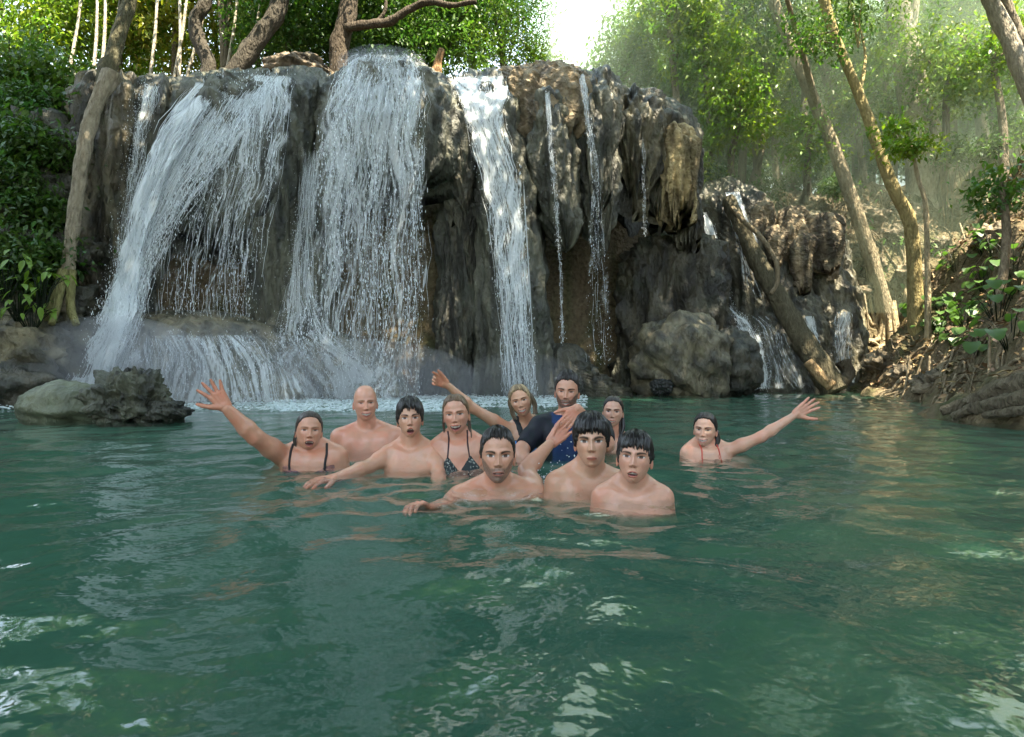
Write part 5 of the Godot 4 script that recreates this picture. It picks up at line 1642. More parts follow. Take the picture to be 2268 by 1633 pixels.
# hair as a shell over the scalp plus hanging locks
func hair_mesh(o: Dictionary, at: Transform3D) -> ArrayMesh:
	var h: Dictionary = o.hair
	var col: Color = h.color
	var b := Buf.new()
	var keep := PackedFloat32Array()
	var thick: float = h.get("thick", 0.035)
	var wide: float = o.get("width", 1.0) * 0.95
	var sd: float = h.get("seed", 1.0) * 31.0
	var line: Array = h.line                    # [angle in degrees from the face, height of the hairline]
	for j in HLAT + 1:
		var y := lat_y(j)
		for i in HLON:
			var a := lon_at(i)
			var p := head_base(y, a, o.get("jaw", 1.0))
			p.x *= wide
			var deg := rad_to_deg(absf(a))
			var l := lerp_table(line, deg)
			var side := signf(a)
			l += h.get("jag", 0.03) * (noise_b.get_noise_2d(a * 9.0 + sd, sd) + 0.7 * noise_b.get_noise_2d(a * 26.0, sd + 4.0))
			l += h.get("sweep", 0.0) * side * exp(-deg * deg / 1200.0)
			var f := y - l
			var m := smoothstep(-0.012, 0.03, f)
			keep.append(f + 0.02)
			var nrm := Vector3(p.x / 0.33, (p.y - 0.02) / 0.5, p.z / 0.42).normalized()
			var st := noise_b.get_noise_2d(a * 14.0 + sd, y * 3.0) + 0.6 * noise_b.get_noise_2d(a * 42.0, y * 5.0 + sd) + 0.5 * noise_b.get_noise_2d(a * 95.0 + sd, y * 6.0)
			var vol: float = thick * (0.55 + 0.45 * smoothstep(-0.1, 0.35, y)) + h.get("top", 0.0) * gs(p.x, p.z + 0.02, 0.3, 0.35) * smoothstep(0.2, 0.45, y)
			if h.get("part", false): vol *= 1.0 - 0.6 * exp(-pow((p.x - h.get("part_x", 0.0)) / 0.02, 2.0)) * smoothstep(0.1, 0.3, y) * (1.0 if p.z > -0.1 else 0.0)
			p += nrm * (lerpf(-0.02, vol, m) + h.get("rough", 0.012) * st * m)
			b.v.append(at * p)
			var tone := 1.0 + 0.5 * st
			var cc := col * clampf(tone, 0.45, 1.8)
			if h.has("color2"): cc = cc.lerp(h.color2, clampf(0.4 + 1.1 * noise_b.get_noise_2d(a * 11.0, sd + 8.0), 0.0, 1.0))
			cc.a = 1.0
			b.c.append(cc)
	for j in HLAT:
		for i in HLON:
			var i2 := (i + 1) % HLON
			var q0 := j * HLON + i
			var q1 := j * HLON + i2
			if maxf(maxf(keep[q0], keep[q1]), maxf(keep[q0 + HLON], keep[q1 + HLON])) < 0.0: continue
			b.i.append_array([q0, q0 + HLON, q1, q1, q0 + HLON, q1 + HLON])
	for lock in h.get("locks", []):
		var pts := []
		for p in lock[0]: pts.append(at * ((p as Vector3) * Vector3(wide * 0.98, 1, 1)))
		var s: float = at.basis.get_scale().y
		for k in 4:
			var q := []
			for p in pts: q.append(p + Vector3(rng.randfn(), rng.randfn() * 0.3, rng.randfn()) * lock[1] * s * 0.45)
			q[0] = pts[0]
			tube(b, q, lock[1] * s * rng.randf_range(0.5, 0.9), lock[2] * s * 0.6, 8, 14, 0.25, col * rng.randf_range(0.7, 1.3))
	return mesh_buf(b)


func hand_bones(w: Vector3, dir: Vector3, palm: Vector3, thumb_side: float, sc: float, curl: Array, spread: float, thumb_out := 0.8) -> Array:
	# dir: wrist to knuckles; palm: out of the palm
	var d := dir.normalized()
	var n := (palm - d * palm.dot(d)).normalized()
	var x := d.cross(n).normalized() * thumb_side       # towards the thumb
	var out := []
	var lens := [0.072, 0.079, 0.074, 0.058]
	for f in 4:
		var off := (1.5 - f) * 0.0205 * sc
		var kn := w + d * (0.092 - 0.006 * absf(f - 1.3)) * sc + x * off
		out.append([w + x * off * 0.55 + d * 0.012 * sc, kn, 0.0165 * sc, 0.0125 * sc])
		var ang := (1.5 - f) * spread
		var fd := d.rotated(n, -ang * thumb_side)
		fd = (d * cos(ang) + x * sin(ang)).normalized()
		var p := kn
		var c: float = curl[f]
		var bend := 0.0
		for s in 3:
			bend += c * [0.7, 1.0, 0.6][s]
			var dd := fd * cos(bend) + n * sin(bend)
			var l: float = lens[f] * sc * [0.45, 0.31, 0.24][s]
			out.append([p, p + dd * l, (0.0098 - 0.0011 * s) * sc, (0.0090 - 0.0012 * s) * sc])
			p += dd * l
	var t0 := w + d * 0.022 * sc + x * 0.018 * sc
	var t1 := t0 + (d * cos(thumb_out) + x * sin(thumb_out) + n * 0.25).normalized() * 0.05 * sc
	var t2 := t1 + (d * cos(thumb_out * 0.8) + x * sin(thumb_out * 0.8) + n * 0.15).normalized() * 0.033 * sc
	var t3 := t2 + (d * cos(thumb_out * 0.65) + x * sin(thumb_out * 0.65) + n * 0.1).normalized() * 0.027 * sc
	out.append([t0, t1, 0.019 * sc, 0.0125 * sc])
	out.append([t1, t2, 0.0115 * sc, 0.0105 * sc])
	out.append([t2, t3, 0.0105 * sc, 0.008 * sc])
	return out


func skin_net(b: Buf, bones: Array, cell: float, k: float, skin: Color) -> Field:
	var f := Field.new()
	f.setup(bones, cell, k + cell * 3.0)
	for q in bones: f.add(q, k)
	var v := PackedVector3Array()
	var idx := PackedInt32Array()
	var r := f.net(v, idx)
	v = r[0]
	idx = r[1]
	var base := b.v.size()
	for p in v:
		var n := noise_a.get_noise_3d(p.x * 7.0, p.y * 7.0, p.z * 7.0)
		var m := noise_a.get_noise_3d(p.x * 28.0, p.y * 28.0 + 5.0, p.z * 28.0)
		var c := skin * (1.0 + 0.11 * n + 0.08 * m)
		c = c.lerp(skin * Color(1.02, 0.74, 0.68), clampf(n * 0.9 + 0.2 + 0.3 * m, 0.0, 0.6))
		c.a = 1.0
		b.v.append(p)
		b.c.append(c)
	for i in idx: b.i.append(base + i)
	return f


func cloth_mesh(f: Field, off: float, mask: Callable, tint: Callable) -> ArrayMesh:
	var c := Field.new()
	c.lo = f.lo
	c.cell = f.cell
	c.nx = f.nx
	c.ny = f.ny
	c.nz = f.nz
	c.g = f.g.duplicate()
	var i := 0
	var lim := f.cell * 3.0
	for z in f.nz:
		for y in f.ny:
			for x in f.nx:
				var d := f.g[i] - off
				if d < lim and d > -lim:
					d = maxf(d, mask.call(f.lo + Vector3(x, y, z) * f.cell))
				elif d <= -lim:
					d = maxf(d, mask.call(f.lo + Vector3(x, y, z) * f.cell))
				c.g[i] = d
				i += 1
	var v := PackedVector3Array()
	var idx := PackedInt32Array()
	var r := c.net(v, idx)
	var col := PackedColorArray()
	for p in r[0]: col.append(tint.call(p))
	return mesh_of(r[0], r[1], col)


func strap(b: Buf, f: Field, pts: Array, r: float, col: Color, out := Vector3(0, 0, 1)) -> void:
	# lay a cord on the skin: push every point along out until it lies on the body
	var q := []
	for k in 9:
		var p := ctrl(pts, k / 8.0)
		var s := p + out * 0.16
		for n in 60:
			if f.value(s) < r * 0.5: break
			s -= out * 0.005
		q.append(s)
	tube(b, q, r, r, 6, 18, 0.0, col)


func person(o: Dictionary) -> Dictionary:
	var hd: Array = o.head
	var hc := P(hd[0], hd[1], hd[2])
	var hh: float = hd[3]
	var sl := P(o.sh[0], o.sh[1], o.sh[2])
	var sr := P(o.sh[3], o.sh[4], o.sh[5])
	var mid := (sl + sr) * 0.5
	var X := (sr - sl).normalized()
	var Y: Vector3 = (Vector3.UP + X * o.get("lean", 0.0) + Vector3(0, 0, o.get("bow", 0.0)))
	Y = (Y - X * Y.dot(X)).normalized()
	var Z := X.cross(Y)
	var w := sl.distance_to(sr) * 0.5
	var fem: bool = o.get("woman", false)
	var bk: float = o.get("bulk", 1.0)
	var T := func(x: float, y: float, z: float) -> Vector3: return mid + X * x + Y * y + Z * z
	# head pose: towards the camera, then turned
	var look := (Vector3(0, EYE, 0) - hc).normalized()
	var hz := look
	var hx := Vector3.UP.cross(hz).normalized()
	var hy := hz.cross(hx)
	var hb := Basis(hx, hy, hz)
	hb = hb * Basis(Vector3(0, 0, 1), deg_to_rad(o.get("roll", 0.0))) * Basis(Vector3.UP, deg_to_rad(o.get("yaw", 0.0))) * Basis(Vector3.RIGHT, deg_to_rad(-o.get("pitch", 0.0)))
	var ht := Transform3D(hb * hh, hc)
	var bones := []
	var nr: float = (0.046 if fem else 0.055) * sqrt(bk) * o.get("neck", 1.0)
	bones.append([T.call(0, 0.0, -0.02), ht * Vector3(0, -0.25, -0.10), nr * 1.12, nr])
	var sr_r := (0.043 if fem else 0.054) * bk
	for s in [-1.0, 1.0]:
		bones.append([T.call(s * 0.03, 0.065, -0.03), T.call(s * w * 0.82, 0.012, -0.015), 0.038 * bk, 0.042 * bk])
		bones.append([T.call(s * 0.02, -0.03, 0), T.call(s * w * 0.97, -0.012, 0), 0.058 * bk, sr_r])
		bones.append([T.call(s * w * 0.5, -0.07, -0.005), T.call(s * w * 0.47, -0.22, -0.005), (0.088 if fem else 0.1) * bk, (0.08 if fem else 0.094) * bk])
		bones.append([T.call(s * w * 0.42, -0.25, 0), T.call(s * w * 0.42, -0.44, 0), 0.082 * bk, 0.088 * bk])
		bones.append([T.call(s * w * 0.45, -0.5, -0.01), T.call(s * w * 0.5, -0.56, 0), 0.10 * bk, 0.095 * bk])
		if fem: bones.append([T.call(s * w * 0.46, -0.155, 0.066), T.call(s * w * 0.44, -0.17, 0.08), 0.06 * bk, 0.052 * bk])
		else: bones.append([T.call(s * w * 0.25, -0.11, 0.05), T.call(s * w * 0.62, -0.09, 0.045), 0.05 * bk, 0.05 * bk])
		bones.append([T.call(s * 0.02, -0.012, 0.045), T.call(s * w * 0.82, 0.022, 0.028), 0.017, 0.013])
		# legs, bent to the bed
		var hip: Vector3 = T.call(s * w * 0.5, -0.56, 0)
		var bed := -1.28
		var knee := Vector3(hip.x + s * 0.05, lerpf(hip.y, bed, 0.48), hip.z + 0.22)
		var ank := Vector3(hip.x + s * 0.03, bed + 0.08, hip.z - 0.02)
		bones.append([hip, knee, 0.085 * bk, 0.055 * bk])
		bones.append([knee, ank, 0.055 * bk, 0.035 * bk])
		bones.append([ank, ank + Vector3(0, -0.035, 0.17), 0.035, 0.022])
	bones.append([T.call(0, -0.08, 0), T.call(0, -0.5, 0), 0.095 * bk, 0.1 * bk])
	var arms := []
	for s in 2:
		var sg := -1.0 if s == 0 else 1.0
		var S: Vector3 = T.call(sg * w, -0.015, 0)
		var arm: Variant = o.get("arm_l" if s == 0 else "arm_r", null)
		var el: Vector3
		var wr: Vector3
		if arm == null:
			el = S + X * sg * 0.05 - Y * 0.27 + Z * 0.0
			wr = el - X * sg * 0.06 - Y * 0.10 + Z * 0.21
		else:
			el = P(arm[0][0], arm[0][1], arm[0][2])
			wr = P(arm[1][0], arm[1][1], arm[1][2])
		var ar: float = (0.040 if fem else 0.047) * bk * o.get("arm_k", 1.0)
		bones.append([S, S.lerp(el, 0.45), ar * 1.12, ar * 1.05])
		bones.append([S.lerp(el, 0.45), el, ar * 1.05, ar * 0.82])
		bones.append([el, el.lerp(wr, 0.3), ar * 0.84, ar * 0.86])
		bones.append([el.lerp(wr, 0.3), wr, ar * 0.86, ar * 0.56])
		arms.append([S, el, wr, ar])
	var b := Buf.new()
	var f := skin_net(b, bones, 0.0115, 0.021, o.skin)
	for s in 2:
		var arm: Variant = o.get("arm_l" if s == 0 else "arm_r", null)
		if arm == null: continue
		var a: Array = arms[s]
		var wr: Vector3 = a[2]
		var tip := P(arm[2][0], arm[2][1], arm[2][2])
		var h: Dictionary = arm[3]
		var sc: float = h.get("size", 0.95 if fem else 1.05)
		var hbn := hand_bones(wr, tip - wr, h.get("palm", Vector3(0, 0, 1)), h.get("thumb", 1.0), sc, h.get("curl", [0.12, 0.1, 0.12, 0.15]), h.get("spread", 0.16), h.get("thumb_out", 0.8))
		hbn.append([wr - (wr - (a[1] as Vector3)).normalized() * 0.04, wr + (tip - wr).normalized() * 0.02, a[3] * 0.58, 0.021 * sc])
		skin_net(b, hbn, 0.0042, 0.006, o.skin * Color(1.02, 0.9, 0.88))
	head_mesh(b, o, ht)
	var root := thing("person", Vector3.ZERO, o.label, "person", "bathers in the pool")
	put(mesh_buf(b), "body", M.skin, root)
	if o.has("hair"): put(hair_mesh(o, ht), "hair", M.hair, root)
	return {"root": root, "field": f, "T": T, "w": w, "Z": Z, "arms": arms, "ht": ht, "X": X, "Y": Y, "mid": mid}


func seg_dist(p: Vector3, a: Vector3, b: Vector3) -> float:
	return p.distance_to(Geometry3D.get_closest_point_to_segment(p, a, b))


func local(r: Dictionary, p: Vector3) -> Vector3:
	var q: Vector3 = p - r.mid
	return Vector3(q.dot(r.X), q.dot(r.Y), q.dot(r.Z))


func build_people() -> void:
	HW = curve_table([[0.5, 0.0], [0.485, 0.10], [0.46, 0.165], [0.42, 0.215], [0.34, 0.275], [0.22, 0.322], [0.08, 0.338], [-0.06, 0.328], [-0.18, 0.302], [-0.28, 0.264], [-0.36, 0.217], [-0.43, 0.155], [-0.47, 0.105], [-0.49, 0.07], [-0.5, 0.0]])
	HF = curve_table([[0.5, 0.0], [0.485, 0.13], [0.46, 0.21], [0.42, 0.275], [0.34, 0.34], [0.22, 0.388], [0.08, 0.398], [-0.06, 0.39], [-0.18, 0.385], [-0.28, 0.385], [-0.36, 0.375], [-0.43, 0.345], [-0.47, 0.28], [-0.49, 0.18], [-0.5, 0.0]])
	HB = curve_table([[0.5, 0.0], [0.485, 0.16], [0.46, 0.25], [0.42, 0.32], [0.34, 0.40], [0.22, 0.45], [0.08, 0.45], [-0.06, 0.41], [-0.18, 0.34], [-0.28, 0.26], [-0.36, 0.19], [-0.43, 0.13], [-0.47, 0.09], [-0.49, 0.05], [-0.5, 0.0]])
	var V := func(x: float, y: float, z: float) -> Vector3: return Vector3(x, y, z)
	var short_line := [[0.0, 0.30], [25.0, 0.32], [45.0, 0.27], [58.0, 0.2], [70.0, 0.06], [82.0, -0.06], [90.0, 0.0], [105.0, 0.03], [125.0, -0.2], [180.0, -0.26]]
	var loose_line := [[0.0, 0.335], [30.0, 0.31], [50.0, 0.2], [66.0, 0.05], [78.0, -0.22], [95.0, -0.44], [180.0, -0.46]]
	var slick_line := [[0.0, 0.335], [35.0, 0.31], [55.0, 0.2], [72.0, 0.06], [85.0, -0.04], [105.0, -0.1], [125.0, -0.3], [180.0, -0.34]]
	var fringe_line := [[0.0, 0.17], [30.0, 0.16], [48.0, 0.11], [60.0, 0.02], [75.0, -0.08], [90.0, -0.02], [105.0, 0.0], [125.0, -0.22], [180.0, -0.28]]
	var r: Dictionary
	var b: Buf
	# 1 woman at the left, arm thrown up
	r = person({"label": "woman at far left with one arm thrown up, shouting, in a purple swimsuit", "woman": true, "bulk": 1.12, "neck": 1.2, "arm_k": 1.22, "skin": Color(0.501, 0.249, 0.158),
		"head": [684, 955, 3.75, 0.222], "yaw": 4.0, "roll": -3.0, "pitch": 4.0, "sh": [628, 1006, 3.74, 748, 1004, 3.78],
		"arm_l": [[565, 968, 3.55], [502, 905, 3.45], [476, 870, 3.42], {"palm": Vector3(0.3, 0.1, 1), "thumb": -1.0, "spread": 0.26, "curl": [0.06, 0.05, 0.06, 0.08], "thumb_out": 0.95, "size": 1.08}],
		"brow": Color(0.16, 0.09, 0.06), "brow_k": 0.45, "open": 0.06, "wide": 0.105, "teeth": 0.28, "eye": 0.016, "smile": 0.3, "age": 0.9, "jaw": 1.08, "width": 1.02,
		"hair": {"color": Color(0.035, 0.026, 0.02), "line": slick_line, "jag": 0.01, "thick": 0.03, "rough": 0.008, "seed": 1.0, "locks": [[[V.call(-0.33, -0.02, -0.05), V.call(-0.35, -0.25, -0.05), V.call(-0.31, -0.45, -0.1)], 0.05, 0.02]]}})
	clothe_suit(r, Color(0.06, 0.02, 0.045), -0.075, Color(0.02, 0.016, 0.016))
	# 2 bald man
	r = person({"label": "smiling bald man with bare pink chest behind the shouting woman", "bulk": 1.1, "skin": Color(0.551, 0.272, 0.181),
		"head": [809, 893, 4.2, 0.232], "roll": 2.0, "yaw": 3.0, "sh": [752, 964, 4.2, 880, 962, 4.25], "brow": Color(0.35, 0.24, 0.16), "brow_k": 0.45, "open": 0.032, "wide": 0.135, "teeth": 0.75, "smile": 1.0, "eye": 0.015, "age": 0.8, "nose": 1.1, "jaw": 1.06,
		"hair": {"color": Color(0.40, 0.28, 0.20), "line": [[0.0, 0.9], [60.0, 0.5], [78.0, 0.12], [90.0, 0.03], [105.0, 0.02], [125.0, -0.2], [180.0, -0.24]], "thick": 0.006, "rough": 0.003, "jag": 0.02, "seed": 2.0}})
	# 3 boy, mouth open
	r = person({"label": "boy with wet black hair and wide open mouth reaching one arm over the water", "bulk": 0.92, "skin": Color(0.517, 0.279, 0.181),
		"head": [908, 928, 3.6, 0.212], "roll": 2.0, "pitch": 4.0, "sh": [858, 1002, 3.6, 962, 998, 3.62],
		"arm_l": [[818, 1033, 3.5], [742, 1059, 3.28], [700, 1066, 3.2], {"palm": Vector3(-0.2, -0.9, 0.2), "thumb": 1.0, "spread": 0.2, "curl": [0.2, 0.2, 0.22, 0.25]}],
		"arm_r": [[972, 1052, 3.5], [968, 1085, 3.3], [955, 1100, 3.2], {"palm": Vector3(0, -1, 0.2), "thumb": -1.0}],
		"brow": Color(0.03, 0.022, 0.018), "open": 0.058, "wide": 0.09, "teeth": 0.2, "eye": 0.024, "brow_up": 0.01, "jaw": 0.96, "age": 0.05, "nose": 0.9,
		"hair": {"color": Color(0.018, 0.015, 0.013), "line": [[0.0, 0.22], [18.0, 0.25], [35.0, 0.17], [50.0, 0.10], [65.0, -0.02], [80.0, -0.1], [95.0, -0.05], [125.0, -0.24], [180.0, -0.28]], "thick": 0.07, "top": 0.04, "jag": 0.08, "rough": 0.016, "seed": 3.0}})
	# 4 woman in floral bikini
	r = person({"label": "laughing woman with wet brown hair in a black floral bikini", "woman": true, "skin": Color(0.533, 0.272, 0.181),
		"head": [1010, 918, 3.62, 0.222], "roll": 4.0, "yaw": -6.0, "sh": [966, 986, 3.62, 1064, 980, 3.64], "brow": Color(0.13, 0.075, 0.045), "brow_k": 0.55, "open": 0.056, "wide": 0.135, "teeth": 0.42, "smile": 1.0, "eye": 0.018, "age": 0.5, "jaw": 0.97,
		"hair": {"color": Color(0.07, 0.042, 0.025), "color2": Color(0.17, 0.105, 0.055), "line": slick_line, "jag": 0.008, "rough": 0.007, "thick": 0.03, "part": true, "seed": 4.0, "locks": [[[V.call(-0.34, 0.0, -0.05), V.call(-0.36, -0.3, -0.08), V.call(-0.33, -0.58, -0.04), V.call(-0.25, -0.78, 0.06)], 0.05, 0.015], [[V.call(0.33, -0.05, -0.12), V.call(0.34, -0.35, -0.12), V.call(0.37, -0.62, -0.05), V.call(0.40, -0.76, 0.04)], 0.05, 0.015], [[V.call(0.0, -0.1, -0.44), V.call(0.0, -0.4, -0.36), V.call(0.0, -0.7, -0.3)], 0.16, 0.06]]}})
	clothe_bikini(r, M.floral_cloth, Color(0.05, 0.02, 0.02), Color(1, 1, 1), -0.055)
	# 5 blonde woman behind
	r = person({"label": "smiling blonde woman behind with one arm stretched up left, in a black-blue bikini", "woman": true, "skin": Color(0.517, 0.287, 0.181),
		"head": [1153, 888, 4.4, 0.215], "roll": 14.0, "yaw": -4.0, "sh": [1130, 948, 4.42, 1212, 950, 4.5],
		"arm_l": [[1048, 905, 4.3], [990, 852, 4.2], [962, 838, 4.15], {"palm": Vector3(0.4, -0.3, 0.8), "thumb": 1.0, "spread": 0.05, "curl": [0.25, 0.75, 0.8, 0.85], "thumb_out": 0.5}],
		"brow": Color(0.10, 0.06, 0.04), "brow_k": 0.7, "open": 0.034, "wide": 0.13, "teeth": 0.78, "smile": 1.1, "eye": 0.02, "jaw": 0.92, "age": 0.3, "lash": 0.9,
		"hair": {"color": Color(0.12, 0.085, 0.05), "color2": Color(0.42, 0.31, 0.17), "line": loose_line, "jag": 0.01, "rough": 0.01, "thick": 0.05, "part": true, "part_x": 0.05, "seed": 5.0, "locks": [[[V.call(-0.27, 0.25, 0.05), V.call(-0.36, 0.0, 0.03), V.call(-0.38, -0.25, 0.02), V.call(-0.34, -0.52, 0.04)], 0.075, 0.04], [[V.call(0.27, 0.27, 0.05), V.call(0.37, 0.05, 0.02), V.call(0.41, -0.22, 0.02), V.call(0.38, -0.52, 0.04)], 0.10, 0.05], [[V.call(0.0, 0.0, -0.42), V.call(0.0, -0.3, -0.36), V.call(0.0, -0.55, -0.3)], 0.2, 0.1]]}})
	clothe_sport(r)
	# 6 man in the blue shirt
	r = person({"label": "bearded man in a navy and royal blue swim shirt, tallest of the group", "bulk": 1.18, "skin": Color(0.501, 0.257, 0.168),
		"head": [1256, 868, 4.2, 0.238], "roll": -3.0, "yaw": -4.0, "sh": [1196, 940, 4.2, 1332, 945, 4.22],
		"arm_l": [[1152, 1000, 4.02], [1172, 1050, 3.9], [1185, 1075, 3.85], {"palm": Vector3(0, -1, 0), "thumb": -1.0}],
		"arm_r": [[1345, 985, 4.05], [1278, 905, 3.92], [1248, 945, 3.86], {"palm": Vector3(-0.3, -0.2, -1), "thumb": -1.0, "spread": 0.04, "curl": [0.1, 0.1, 0.1, 0.1]}],
		"brow": Color(0.05, 0.035, 0.028), "open": 0.02, "wide": 0.125, "teeth": 0.75, "smile": 0.7, "eye": 0.015, "beard": 1.0, "beard_color": Color(0.035, 0.028, 0.024), "grey_chin": 0.7, "age": 0.6, "jaw": 1.06, "nose": 1.1,
		"hair": {"color": Color(0.022, 0.018, 0.016), "line": short_line, "thick": 0.02, "top": 0.09, "jag": 0.02, "rough": 0.02, "seed": 6.0}})
	clothe_shirt(r)
	# 7 girl behind the teenager
	r = person({"label": "dark-haired girl half hidden behind the teenage boy, in a white bikini top", "woman": true, "bulk": 0.95, "skin": Color(0.551, 0.309, 0.215),
		"head": [1358, 912, 4.5, 0.213], "roll": -3.0, "yaw": -3.0, "sh": [1312, 975, 4.5, 1398, 978, 4.5], "brow": Color(0.04, 0.028, 0.022), "open": 0.02, "wide": 0.115, "teeth": 0.75, "smile": 0.5, "eye": 0.023, "age": 0.05, "jaw": 0.97, "nose": 0.9,
		"hair": {"color": Color(0.02, 0.016, 0.015), "line": slick_line, "jag": 0.008, "rough": 0.006, "thick": 0.03, "part": true, "seed": 7.0, "locks": [[[V.call(0.3, -0.1, -0.2), V.call(0.34, -0.5, -0.05), V.call(0.32, -0.85, 0.12), V.call(0.28, -1.15, 0.2)], 0.09, 0.03]]}})
	clothe_bikini(r, M.cloth, Color(0.30, 0.45, 0.62), Color(0.62, 0.68, 0.74))
	# 8 front man
	r = person({"label": "man with short dark hair and stubble shoulder-deep at the front, one hand raised", "bulk": 1.02, "skin": Color(0.501, 0.260, 0.168),
		"head": [1102, 1010, 2.95, 0.247], "sh": [1016, 1097, 2.95, 1186, 1089, 2.98], "yaw": 2.0,
		"arm_l": [[990, 1128, 2.86], [950, 1128, 2.74], [926, 1120, 2.68], {"palm": Vector3(0.2, -1.0, 0.2), "thumb": 1.0, "curl": [0.5, 0.6, 0.6, 0.6], "thumb_out": 1.2, "spread": 0.05}],
		"arm_r": [[1166, 1042, 3.12], [1218, 984, 3.2], [1250, 952, 3.25], {"palm": Vector3(-0.15, 0.1, 1), "thumb": -1.0, "spread": 0.05, "curl": [0.06, 0.05, 0.05, 0.06], "thumb_out": 0.35, "size": 0.95}],
		"brow": Color(0.03, 0.022, 0.018), "open": 0.016, "wide": 0.105, "teeth": 0.4, "smile": 0.2, "eye": 0.025, "beard": 0.85, "beard_color": Color(0.06, 0.045, 0.036), "grey_chin": 0.6, "age": 0.5, "nose": 1.15, "width": 0.96,
		"hair": {"color": Color(0.022, 0.018, 0.016), "line": short_line, "thick": 0.035, "top": 0.03, "jag": 0.03, "rough": 0.02, "seed": 8.0}})
	# 9 teenage boy
	r = person({"label": "teenage boy with thick black fringe and bare shoulders at the front", "bulk": 0.98, "skin": Color(0.526, 0.295, 0.192),
		"head": [1310, 978, 2.95, 0.238], "roll": 1.0, "sh": [1232, 1064, 2.95, 1370, 1062, 3.0], "brow": Color(0.025, 0.02, 0.017), "open": 0.004, "wide": 0.1, "eye": 0.025, "age": 0.1, "neck": 1.15, "brow_w": 0.021, "width": 0.97,
		"hair": {"color": Color(0.014, 0.012, 0.011), "line": fringe_line, "thick": 0.075, "top": 0.02, "jag": 0.045, "rough": 0.018, "seed": 9.0}})
	# 10 front right boy
	r = person({"label": "young boy with wet dark fringe and glistening shoulders at the front right", "bulk": 0.9, "skin": Color(0.533, 0.279, 0.188),
		"head": [1406, 1014, 2.65, 0.214], "roll": -4.0, "pitch": 3.0, "yaw": -3.0, "sh": [1336, 1094, 2.68, 1466, 1096, 2.66], "brow": Color(0.035, 0.026, 0.02), "open": 0.034, "wide": 0.092, "teeth": 0.4, "eye": 0.022, "age": 0.05, "jaw": 0.96, "nose": 0.92,
		"hair": {"color": Color(0.02, 0.017, 0.015), "line": fringe_line, "thick": 0.045, "jag": 0.06, "rough": 0.02, "seed": 10.0}})
	# 11 girl at the right
	r = person({"label": "dark-haired young woman apart at right waving one arm, in a coral top", "woman": true, "bulk": 0.98, "skin": Color(0.567, 0.325, 0.228),
		"head": [1562, 952, 4.1, 0.213], "roll": -3.0, "yaw": -9.0, "pitch": -2.0, "sh": [1522, 999, 4.1, 1610, 995, 4.12],
		"arm_r": [[1686, 968, 4.02], [1760, 920, 3.98], [1800, 893, 3.96], {"palm": Vector3(-0.1, -0.1, 1), "thumb": 1.0, "spread": 0.17, "curl": [0.05, 0.04, 0.05, 0.1], "thumb_out": 0.95}],
		"brow": Color(0.03, 0.022, 0.018), "open": 0.03, "wide": 0.132, "teeth": 0.8, "smile": 1.1, "eye": 0.02, "age": 0.05, "jaw": 0.94, "nose": 0.88, "lash": 0.9, "lip": Color(0.5, 0.2, 0.18),
		"hair": {"color": Color(0.016, 0.013, 0.012), "line": slick_line, "jag": 0.008, "rough": 0.007, "thick": 0.04, "part": true, "part_x": -0.06, "seed": 11.0, "locks": [[[V.call(0.3, -0.02, -0.2), V.call(0.36, -0.3, -0.22), V.call(0.40, -0.6, -0.2), V.call(0.44, -0.78, -0.15)], 0.12, 0.05]]}})
	clothe_bikini(r, M.cloth, Color(0.55, 0.09, 0.06), Color(0.55, 0.09, 0.06))

	# splash between the raised arm and the teenage boy
	var mm := MultiMesh.new()
	mm.transform_format = MultiMesh.TRANSFORM_3D
	mm.mesh = M.drop
	mm.instance_count = 110
	for k in 110:
		var a := rng.randf() * TAU
		var q := Vector3(0.175 + 0.045 * rng.randfn(), absf(rng.randfn()) * 0.035, -3.08 + 0.06 * rng.randfn())
		if k < 14: q = Vector3(0.26 + 0.06 * rng.randfn(), 0.03 + 0.06 * absf(rng.randfn()), -3.35)
		var sz := rng.randf_range(0.0012, 0.0036)
		mm.set_instance_transform(k, Transform3D(Basis(Vector3(cos(a), 0.3, sin(a)).normalized(), rng.randf() * 2.0).scaled_local(Vector3(sz, sz * rng.randf_range(0.8, 2.2), sz)), q))
	var sp := thing("splash", Vector3.ZERO, "small splash of drops between the raised forearm and the teenage boy's shoulder", "splash")
	var mi := MultiMeshInstance3D.new()
	mi.name = "drops"
	mi.multimesh = mm
	mi.material_override = M.falling_water
	sp.add_child(mi)
	tag(mi, "", "", "", "stuff")


func clothe_suit(r: Dictionary, col: Color, top: float, cord: Color) -> void:
	var mask := func(p: Vector3) -> float:
		var q := local(r, p)
		return maxf(q.y - (top - 0.06 * (1.0 - minf(1.0, absf(q.x) / 0.12)) + 0.02), maxf(absf(q.x) - r.w * 0.95, -q.y - 0.6))
	var tint := func(p: Vector3) -> Color:
		var n := noise_a.get_noise_3d(p.x * 22.0, p.y * 22.0, p.z * 22.0)
		return col.lerp(Color(0.26, 0.09, 0.11), clampf(n * 3.0, 0.0, 1.0))
	put(cloth_mesh(r.field, 0.007, mask, tint), "swimsuit", M.cloth, r.root)
	var T: Callable = r.T
	for s in [-1.0, 1.0]:
		var b := Buf.new()
		strap(b, r.field, [T.call(s * r.w * 0.62, 0.06, 0.0), T.call(s * r.w * 0.66, 0.0, 0.05), T.call(s * r.w * 0.62, -0.10, 0.05)], 0.007, cord)
		put(mesh_buf(b), "strap", M.cloth, r.root)


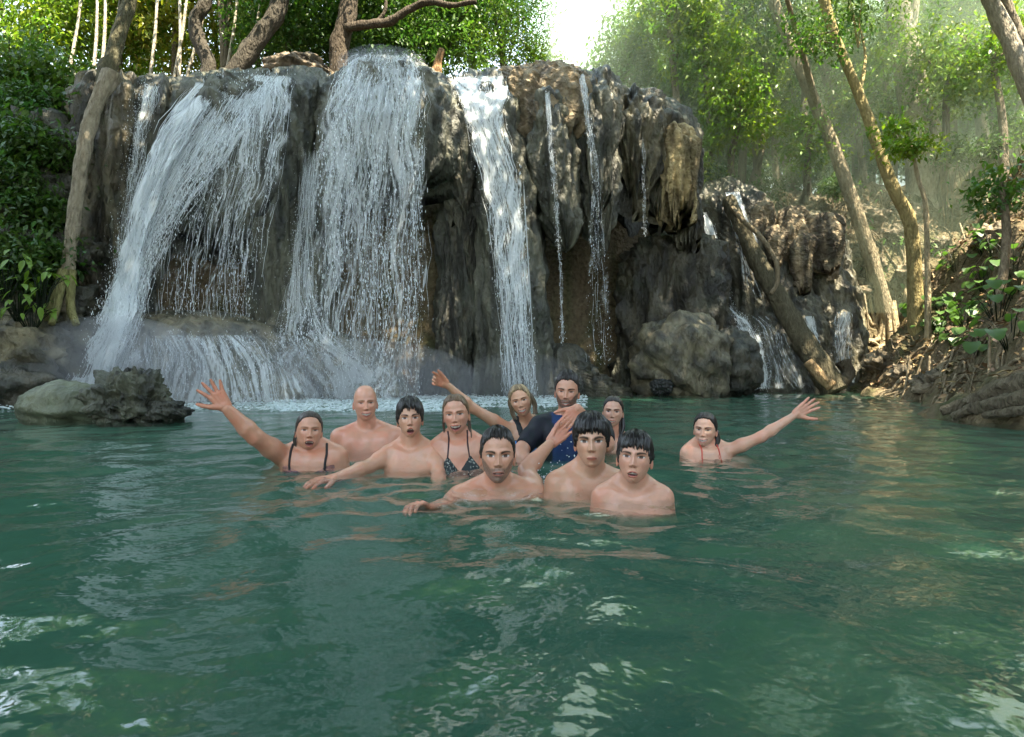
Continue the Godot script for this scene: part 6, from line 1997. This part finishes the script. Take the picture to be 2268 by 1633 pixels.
func clothe_bikini(r: Dictionary, m: Material, cord: Color, col := Color(1, 1, 1), top := -0.075) -> void:
	var mask := func(p: Vector3) -> float:
		var q := local(r, p)
		var d := 1.0
		for s in [-1.0, 1.0]:
			# a triangle that widens downwards
			var x: float = (q.x - s * r.w * 0.5)
			var t := (top - q.y)
			var e := maxf(absf(x) * 0.9 - t * 0.62, maxf(-t, t - 0.14))
			d = minf(d, e)
		return maxf(d, -q.z + 0.0)
	var tint := func(_p: Vector3) -> Color: return col
	put(cloth_mesh(r.field, 0.006, mask, tint), "bikini_top", m, r.root)
	var T: Callable = r.T
	for s in [-1.0, 1.0]:
		var b := Buf.new()
		strap(b, r.field, [T.call(s * 0.055, 0.075, 0.0), T.call(s * r.w * 0.42, 0.01, 0.05), T.call(s * r.w * 0.5, top - 0.03, 0.06)], 0.005, cord)
		put(mesh_buf(b), "strap", M.cloth, r.root)


func clothe_sport(r: Dictionary) -> void:
	var mask := func(p: Vector3) -> float:
		var q := local(r, p)
		var ax := absf(q.x)
		var cup := maxf(q.y + 0.075 + 0.25 * maxf(0.0, 0.05 - ax), -q.y - 0.22)
		var bandx := absf(ax - (r.w * 0.62 + q.y * 0.25)) - 0.022
		var st := maxf(bandx, maxf(-q.y - 0.2, q.y - 0.09))
		return maxf(minf(cup, st), -q.z - 0.02)
	var tint := func(p: Vector3) -> Color:
		var q := local(r, p)
		if q.y > -0.085: return Color(0.014, 0.016, 0.022)
		if absf(q.x) < 0.05 and q.y > -0.115: return Color(0.6, 0.66, 0.72)
		return Color(0.10, 0.30, 0.72)
	put(cloth_mesh(r.field, 0.006, mask, tint), "bikini_top", M.cloth, r.root)


func clothe_shirt(r: Dictionary) -> void:
	var arms: Array = r.arms
	var mask := func(p: Vector3) -> float:
		var q := local(r, p)
		var d := 1.0
		# sleeves to just above the elbow
		for a in arms:
			var S: Vector3 = a[0]
			var E: Vector3 = a[1]
			var h: float = (p - S).dot((E - S).normalized())
			d = minf(d, maxf(seg_dist(p, S, E) - 0.13, maxf(h - S.distance_to(E) * 0.82, -h - 0.12)))
		var torso := maxf(absf(q.x) - r.w * 0.98, maxf(q.y - 0.068, -q.y - 0.58))
		var neck := 0.072 - Vector2(q.x, (q.y - 0.105) * 1.1).length()
		return maxf(minf(d, torso), neck)
	var tint := func(p: Vector3) -> Color:
		var q := local(r, p)
		var n := noise_a.get_noise_3d(p.x * 12.0, p.y * 5.0, p.z * 12.0)
		var side := smoothstep(r.w * 0.62, r.w * 0.68, absf(q.x + 0.02 * n))
		return Color(0.010, 0.032, 0.105).lerp(Color(0.008, 0.011, 0.016), side) * (1.0 + 0.2 * n)
	put(cloth_mesh(r.field, 0.009, mask, tint), "swim_shirt", M.cloth, r.root)
